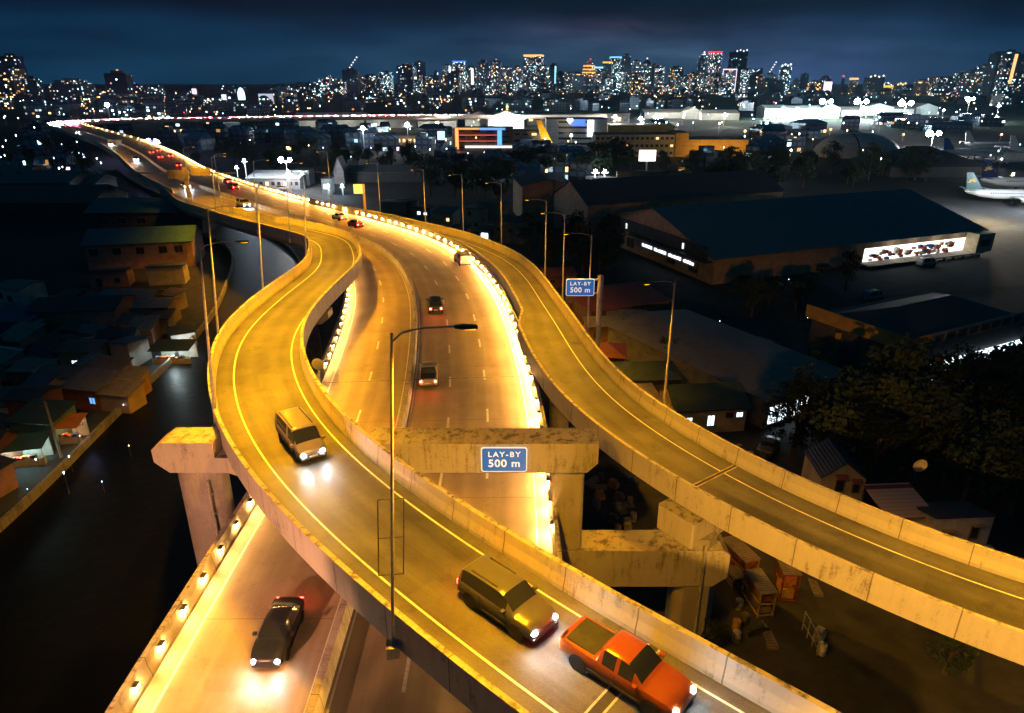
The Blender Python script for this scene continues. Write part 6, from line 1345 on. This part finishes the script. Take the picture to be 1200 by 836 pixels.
# second and third line of towers, packed behind and below
named = [(a[0]+a[1])/2 for a in S]; cnt = {}
def near_name(px):
    k = min(range(len(S)), key=lambda i: abs(named[i]-px)); return k
for k in range(95):
    c = R.random()
    px = R.gauss(700, 110) if c < .62 else R.uniform(330, 930) if c < .85 else R.uniform(1080, 1200) if c < .95 else R.uniform(930, 1080)
    if not 325 < px < 1200: continue
    wv = R.uniform(6, 14); top = R.uniform(82, 101) if c < .85 else R.uniform(88, 102)
    i = near_name(px); cnt[i] = cnt.get(i, 0)+1
    base_ = S[i][8].split(' left of')[0].split(' right of')[0].split(' before')[0].split(' behind')[0]
    lab = ('low dim background tower, %s nearest the %s' % (ORD[cnt[i]-1], base_))
    tower(' '.join(lab.split()[:16]), px-wv/2, px+wv/2, top, R.uniform(2100, 3300), R.choice([0, 1, 1, 2, 2, 3, 5, 0]), None, None, R.choice(['box', 'box', 'step', 'slant']))
for k in range(34):
    px = R.uniform(-8, 345); wv = R.uniform(9, 24); zone = 'left of the square dark tower' if px < 120 else 'between the square dark tower and oval sign' if px < 280 else 'right of the oval sign'
    cnt[zone] = cnt.get(zone, 0)+1
    tower('low dim distant block, %s one %s' % (ORD[min(cnt[zone], 20)-1], zone), px-wv/2, px+wv/2, R.uniform(99, 111), R.uniform(1500, 2900), R.choice([0, 1, 1, 4, 1]), None, None, R.choice(['box', 'step', 'box']))
# ------------------------------------------------------------------ low city between the airport and the skyline
LOWM = [tower_mat('low_facade_warm', (.06, .07, .085), (3.5, 3.2), .24, .5, 1.6), tower_mat('low_facade_cool', (.05, .065, .085), (3.5, 3.2), .2, .2, 1.6), tower_mat('low_facade_dark', (.035, .05, .07), (4., 3.2), .06, .4, 1.4)]
def lowblock(px, py, wpx, h, mi, label, grp):
    x, y = at(px, py); w_ = max(4, (atY(px+wpx, py, y)[0]-x)); D_ = w_*R.uniform(.5, 1.)
    MBx = MB().box(-w_/2, w_/2, -D_/2, D_/2, 0, h)
    if R.random() < .5: MBx.prism([(-w_*.3, -D_*.3), (w_*.1, -D_*.3), (w_*.1, D_*.2), (-w_*.3, D_*.2)], h+.01, h+2.4)
    else:
        MBx.add([(-w_*.53, -D_*.53, h+.01), (w_*.53, -D_*.53, h+.01), (w_*.53, D_*.53, h+.01), (-w_*.53, D_*.53, h+.01), (-w_*.4, 0, h+3), (w_*.4, 0, h+3)], [(0, 1, 5, 4), (1, 2, 5), (2, 3, 4, 5), (3, 0, 4), (3, 2, 1, 0)])
    o = MBx.build('city_block', LOWM[mi]); o.location = (x, y, 0); o.rotation_euler = (0, 0, R.uniform(-.6, .6)); return tag(o, label, 'building', grp)
zones = [('low city block with scattered lights below the left skyline', 'city blocks below the left skyline', 0, 330, 119, 138, 70), ('low city block with scattered lights below the central skyline', 'city blocks below the central skyline', 330, 900, 110, 134, 110), ('low city block with scattered lights beyond the airport on the right', 'city blocks beyond the airport', 900, 1200, 107, 126, 55)]
for lab, grp, xa_, xb_, ya_, yb2_, n in zones:
    for k in range(n):
        py = ya_+(yb2_-ya_)*R.random()**1.3; lowblock(R.uniform(xa_, xb_), py, R.uniform(6, 20)*(.5+(py-105)/50), R.uniform(6, 16), R.choice([0, 1, 2, 2]), lab, grp)
for k in range(46):
    px, py = R.uniform(-5, 150), R.uniform(150, 236)
    x, y = at(px, py)
    if ok_tree(x, y): lowblock(px, py, R.uniform(10, 26), R.uniform(4, 8), 2, 'low dark house with a few lit windows left of the far expressway', 'dark houses left of the far expressway')
for k in range(30):
    px, py = R.uniform(200, 470), R.uniform(150, 176); lowblock(px, py, R.uniform(12, 34), R.uniform(5, 9), 2, 'low dark shed between the level far road and the floodlit yard', 'dark sheds below the far level road')
for k in range(120):
    px = R.uniform(480, 1200); py = R.uniform(147, 215) if px < 900 else R.uniform(146, 200); x, y = at(px, py)
    if px > 1040 and py > 160: continue
    if any(abs(px-(a_+b_)/2) < (b_-a_)/2+14 and -4 < py-c_ < 34 for a_, b_, c_ in ((533, 600, 150), (601, 720, 145), (697, 875, 158), (965, 1070, 160), (722, 810, 196))): continue
    if py > 196 and px > 690: continue
    lowblock(px, py, R.uniform(14, 44), R.uniform(4, 8.5), R.choice([0, 2, 2, 2, 2]), 'low dark roofed building among trees before the airport', 'dark low buildings before the airport')
# small street lights, far off
SL = {}
for nm, c, s in (('white', (.85, .94, 1.), 14), ('warm', (1., .62, .25), 12), ('cool', (.4, .75, 1.), 12), ('red', (1., .06, .08), 8)):
    def mk(r_):
        mb = MB().tube((0, 0, 0), (0, 0, 6.6), .1, .08, 5); o = mb.build('street_light', STEEL); bm = bmesh.new(); bm.from_mesh(o.data)
        r = bmesh.ops.create_icosphere(bm, subdivisions=1, radius=r_)
        for v in r['verts']: v.co.z += 7.2
        for f in {f for v in r['verts'] for f in v.link_faces}: f.material_index = 1
        o.data.materials.append(emit('street_bulb_'+nm, c, s)); bm.to_mesh(o.data); bm.free(); return o
    SL[nm] = [mk(.45), mk(.65), mk(.85)]
fst = set()
def slight(px, py, nm, big=1., where='below the skyline'):
    big *= .62
    x, y = at(px, py, 7.); i = 0 if y < 420 else 1 if y < 1000 else 2; o = SL[nm][i]
    if (nm, i) in fst: o = o.copy(); C.objects.link(o)
    fst.add((nm, i)); o.location = (x, y, 0); s = big*R.uniform(.7, 1.3); o.scale = (s, s, min(1., s*2.2))
    tag(o, f'tiny {nm} street light glinting among the dark roofs {where}', 'street light', 'far street lights '+where)
for k in range(68): slight(R.uniform(325, 1200), 107+R.random()**1.7*22, R.choices(['white', 'warm', 'cool', 'red'], [5, 4, 3, 1.4])[0], 1.3)
for k in range(48): slight(R.uniform(0, 330), 116+R.random()**1.4*26, R.choices(['white', 'warm', 'cool', 'red'], [6, 2, 4, .8])[0], 1., 'below the left skyline')
for k in range(24): slight(R.uniform(0, 125), R.uniform(146, 218), R.choice(['white', 'cool', 'white']), .7, 'left of the far expressway')
for k in range(18): slight(R.uniform(200, 530), R.uniform(145, 182), R.choice(['white', 'warm', 'cool']), .6, 'behind the floodlit yard')
for k in range(48): slight(R.uniform(540, 1200), R.uniform(126, 190), R.choice(['white', 'warm', 'cool']), .8, 'around the airport buildings')
for k in range(50): slight(R.gauss(930, 130), R.uniform(127, 147), R.choice(['white', 'cool', 'cool', 'warm']), R.uniform(.8, 1.7), 'around the airport buildings')
for k in range(8): slight(R.uniform(840, 1000), R.uniform(288, 345), R.choice(['cool', 'white', 'cool']), .16, 'in the yard before the warehouse')
for k in range(8): slight(R.uniform(555, 720), R.uniform(232, 320), R.choice(['cool', 'white', 'warm']), .2, 'behind the far ramp')
for k in range(26):
    q_ = (R.uniform(0, 235), R.uniform(325, 540)); g_ = at(*q_)
    if g_[0] > np.interp(g_[1], bk.P[:, 1], bk.P[:, 0])-1.2: continue
    slight(q_[0], q_[1], R.choice(['cool', 'white', 'warm', 'white']), R.uniform(.14, .24), 'among the shanty houses')
for k, (nm, lst) in enumerate(SL.items()):
    for i, o in enumerate(lst):
        if (nm, i) not in fst: bpy.data.objects.remove(o)
PK = 'cars parked in the dark yards'
for k, (px, py, hd, kd, c, lab) in enumerate(((905, 338, .4, 'sedan', (.16, .17, .18), 'grey parked car amid the dark trees before the lit shopfront'), (1022, 352, .5, 'van', (.2, .3, .36), 'bluish parked van in the dark yard right of the trees'), (935, 350, 1.2, 'sedan', (.2, .2, .2), 'pale parked car at the back of the yellow building'), (965, 318, .3, 'suv', (.08, .09, .1), 'dark parked car close to the loading dock'), (1060, 300, .35, 'pickup', (.3, .3, .3), 'white parked pickup below the loading dock'), (1085, 312, .4, 'van', (.4, .42, .42), 'pale parked van between loading dock and yellow building'), (905, 420, 2.2, 'sedan', (.16, .14, .11), 'tan parked car in the lane beside the long grey shed'), (925, 432, 2.2, 'suv', (.2, .2, .19), 'pale parked car in the lane, second beside the long grey shed'), (890, 411, 2.2, 'van', (.22, .2, .17), 'cream parked van in the lane, farthest beside the long grey shed'), (693, 388, .8, 'sedan', (.12, .12, .13), 'dark car parked among the shacks behind the lay-by sign'), (900, 528, 1.0, 'sedan', (.12, .13, .14), 'dark car parked on the lot beside the glazed shed end'))):
    x, y = at(px, py); car(kd, lab, 'car' if kd != 'van' else 'van', col=c, lights=False, pos=(x, y, .02, hd), group=PK)
PLASTIC = [plain('junk_%d' % i, c, .6, var=.5) for i, c in enumerate(((.3, .28, .24), (.12, .1, .08), (.4, .22, .08), (.08, .12, .2), (.35, .33, .3)))]
for k in range(60):
    zone = R.choice([(700, 380, 790, 425), (640, 345, 700, 400), (770, 520, 900, 545), (860, 650, 960, 770), (690, 590, 790, 640), (690, 560, 745, 600)])
    x, y = at(R.uniform(zone[0], zone[2]), R.uniform(zone[1], zone[3])); 
    if k % 3 == 0: o = MB().box(-.5, .5, -.35, .35, 0, .5).box(-.3, .4, -.25, .3, .504, .85).build('crate', R.choice(PLASTIC))
    elif k % 3 == 1: o = MB().lathe([(.28, 0), (.3, .05), (.3, .42), (.32, .45), (.3, .48), (.3, .85), (.05, .88)], n=12).build('drum', R.choice(PLASTIC), smooth=True)
    else: o = MB().hexa([(-.9, -.4, 0), (.9, -.4, 0), (.9, .4, 0), (-.9, .4, 0), (-.8, -.4, .25), (.9, -.35, .1), (.9, .4, .35), (-.9, .35, .12)]).build('scrap_sheet', R.choice([ROOF['rusty'], ROOF['patched'], ROOF['grey']]))
    o.location = (x, y, .022); o.rotation_euler = (0, 0, R.uniform(0, 3))
    wh_ = {700: 'in the junk yard beside the long grey shed', 640: 'behind the ramp parapet near the lay-by sign', 770: 'on the lot before the cream house', 860: 'in the yard under the right ramp', 690: 'on the dark ground between pier and right ramp'}[zone[0]]
    tag(o, {'crate': 'weathered crates stacked ', 'drum': 'worn steel drum standing ', 'scrap_sheet': 'bent scrap roofing sheet lying '}[o.name.split('.')[0]]+wh_, o.name.split('.')[0].replace('_', ' '), 'junk '+wh_)
# parked cars glimpsed in the yards
bpy.context.view_layer.update()

HAZE = .000038

# ------------------------------------------------------------------ sky, camera, render settings
w = bpy.data.worlds.new('World'); sc.world = w; w.use_nodes = True
wt = NT(w); wt.n.clear()
tc = wt.node('ShaderNodeTexCoord').outputs['Generated']
sp = wt.node('ShaderNodeSeparateXYZ', {0: tc})
el = wt.math('ARCSINE', sp.outputs[2])
az = wt.math('ARCTAN2', sp.outputs[0], sp.outputs[1])
base = wt.ramp(wt.math('MULTIPLY', el, 1/.5), [(0, (.0015, .05, .115)), (.06, (.001, .045, .11)), (.11, (.0004, .025, .075)), (.18, (.0001, .005, .018)), (.45, (.001, .018, .042)), (1, (.0015, .03, .06))])
# glow of the city on low cloud
cl = wt.node('ShaderNodeMapping', {'Vector': wt.node('ShaderNodeCombineXYZ', {0: az, 1: el, 2: 0.}).outputs[0], 'Scale': (3.2, 15, 1)}).outputs[0]
cn = wt.noise(cl, 1.5, 6, .6)
def lobe(a0, wa, e0, we):
    a = wt.math('DIVIDE', wt.math('SUBTRACT', az, a0), wa); e = wt.math('DIVIDE', wt.math('SUBTRACT', el, e0), we)
    return wt.math('EXPONENT', wt.math('MULTIPLY', wt.math('ADD', wt.math('MULTIPLY', a, a), wt.math('MULTIPLY', e, e)), -1.))
g1 = wt.math('MULTIPLY', lobe(.16, .30, .028, .034), wt.math('ADD', wt.math('MULTIPLY', cn, 1.6), .1))
g2 = wt.math('MULTIPLY', lobe(.40, .13, .01, .035), 1.)
g3 = wt.math('MULTIPLY', lobe(-.3, .5, .06, .012), cn)
g4 = wt.math('MULTIPLY', lobe(.14, .13, .064, .014), wt.math('POWER', cn, 1.5))
g5 = wt.math('MULTIPLY', lobe(.3, .5, .1, .012), wt.math('POWER', cn, 2.))
add = wt.mix(0., (0, 0, 0), (0, 0, 0))
def scaled(f, c):
    return wt.node('ShaderNodeMix', {0: f, 6: (0, 0, 0, 1), 7: (*c, 1)}, data_type='RGBA').outputs[2]
def addc(a, b):
    n = wt.node('ShaderNodeMix', {6: a, 7: b}, data_type='RGBA', blend_type='ADD'); n.inputs[0].default_value = 1; return n.outputs[2]
col = addc(addc(addc(addc(addc(base, scaled(g4, (.07, .015, .03))), scaled(g5, (.004, .03, .05))), scaled(g1, (.045, .055, .075))), scaled(g2, (.034, .04, .13))), scaled(g3, (.002, .02, .035)))
dark = wt.math('ADD', wt.math('MULTIPLY', cn, 2.2), -.1)
col = wt.node('ShaderNodeVectorMath', {0: col, 1: wt.node('ShaderNodeCombineXYZ', {0: dark, 1: dark, 2: dark}).outputs[0]}, operation='MULTIPLY').outputs[0]
bg1 = wt.node('ShaderNodeBackground', {'Color': col, 'Strength': .8})
sky = wt.node('ShaderNodeTexSky', sky_type='NISHITA'); sky.sun_disc = False
sky.sun_elevation = math.radians(-8); sky.sun_rotation = math.radians(200)
bg2 = wt.node('ShaderNodeBackground', {'Color': sky.outputs[0], 'Strength': .05})
ad = wt.node('ShaderNodeAddShader', {0: bg1.outputs[0], 1: bg2.outputs[0]})
out = wt.node('ShaderNodeOutputWorld', {'Surface': ad.outputs[0]})

HZ = bpy.data.materials.new('haze_air'); hn = NT(HZ); hn.n.clear()
pv = hn.node('ShaderNodeVolumePrincipled', {'Density': HAZE, 'Anisotropy': .5}); pv.inputs['Color'].default_value = (.40, .72, 1, 1)
hn.node('ShaderNodeOutputMaterial', {'Volume': pv.outputs[0]})
if HAZE > 0: tag(MB().box(-9100, 9100, -400, 9100, -1, 260).build('haze', HZ), kind='stuff')
cd = bpy.data.cameras.new('camera'); cd.sensor_width = 36; cd.lens = 24; cd.clip_start = .5; cd.clip_end = 20000
co = bpy.data.objects.new('camera', cd); sc.collection.objects.link(co)
co.location = (0, 0, H); co.rotation_euler = (PI/2-TH, 0, 0); sc.camera = co
vs = sc.view_settings; vs.view_transform = 'Standard'; vs.look = 'None'; vs.exposure = 0; vs.gamma = 1; vs.use_curve_mapping = False
cy = sc.cycles; cy.use_denoising = True; cy.max_bounces = 5; cy.diffuse_bounces = 3; cy.glossy_bounces = 3; cy.transmission_bounces = 3
cy.sample_clamp_indirect = 4; cy.sample_clamp_direct = 0; cy.use_light_tree = True; cy.volume_bounces = 0
cy.caustics_reflective = False; cy.caustics_refractive = False
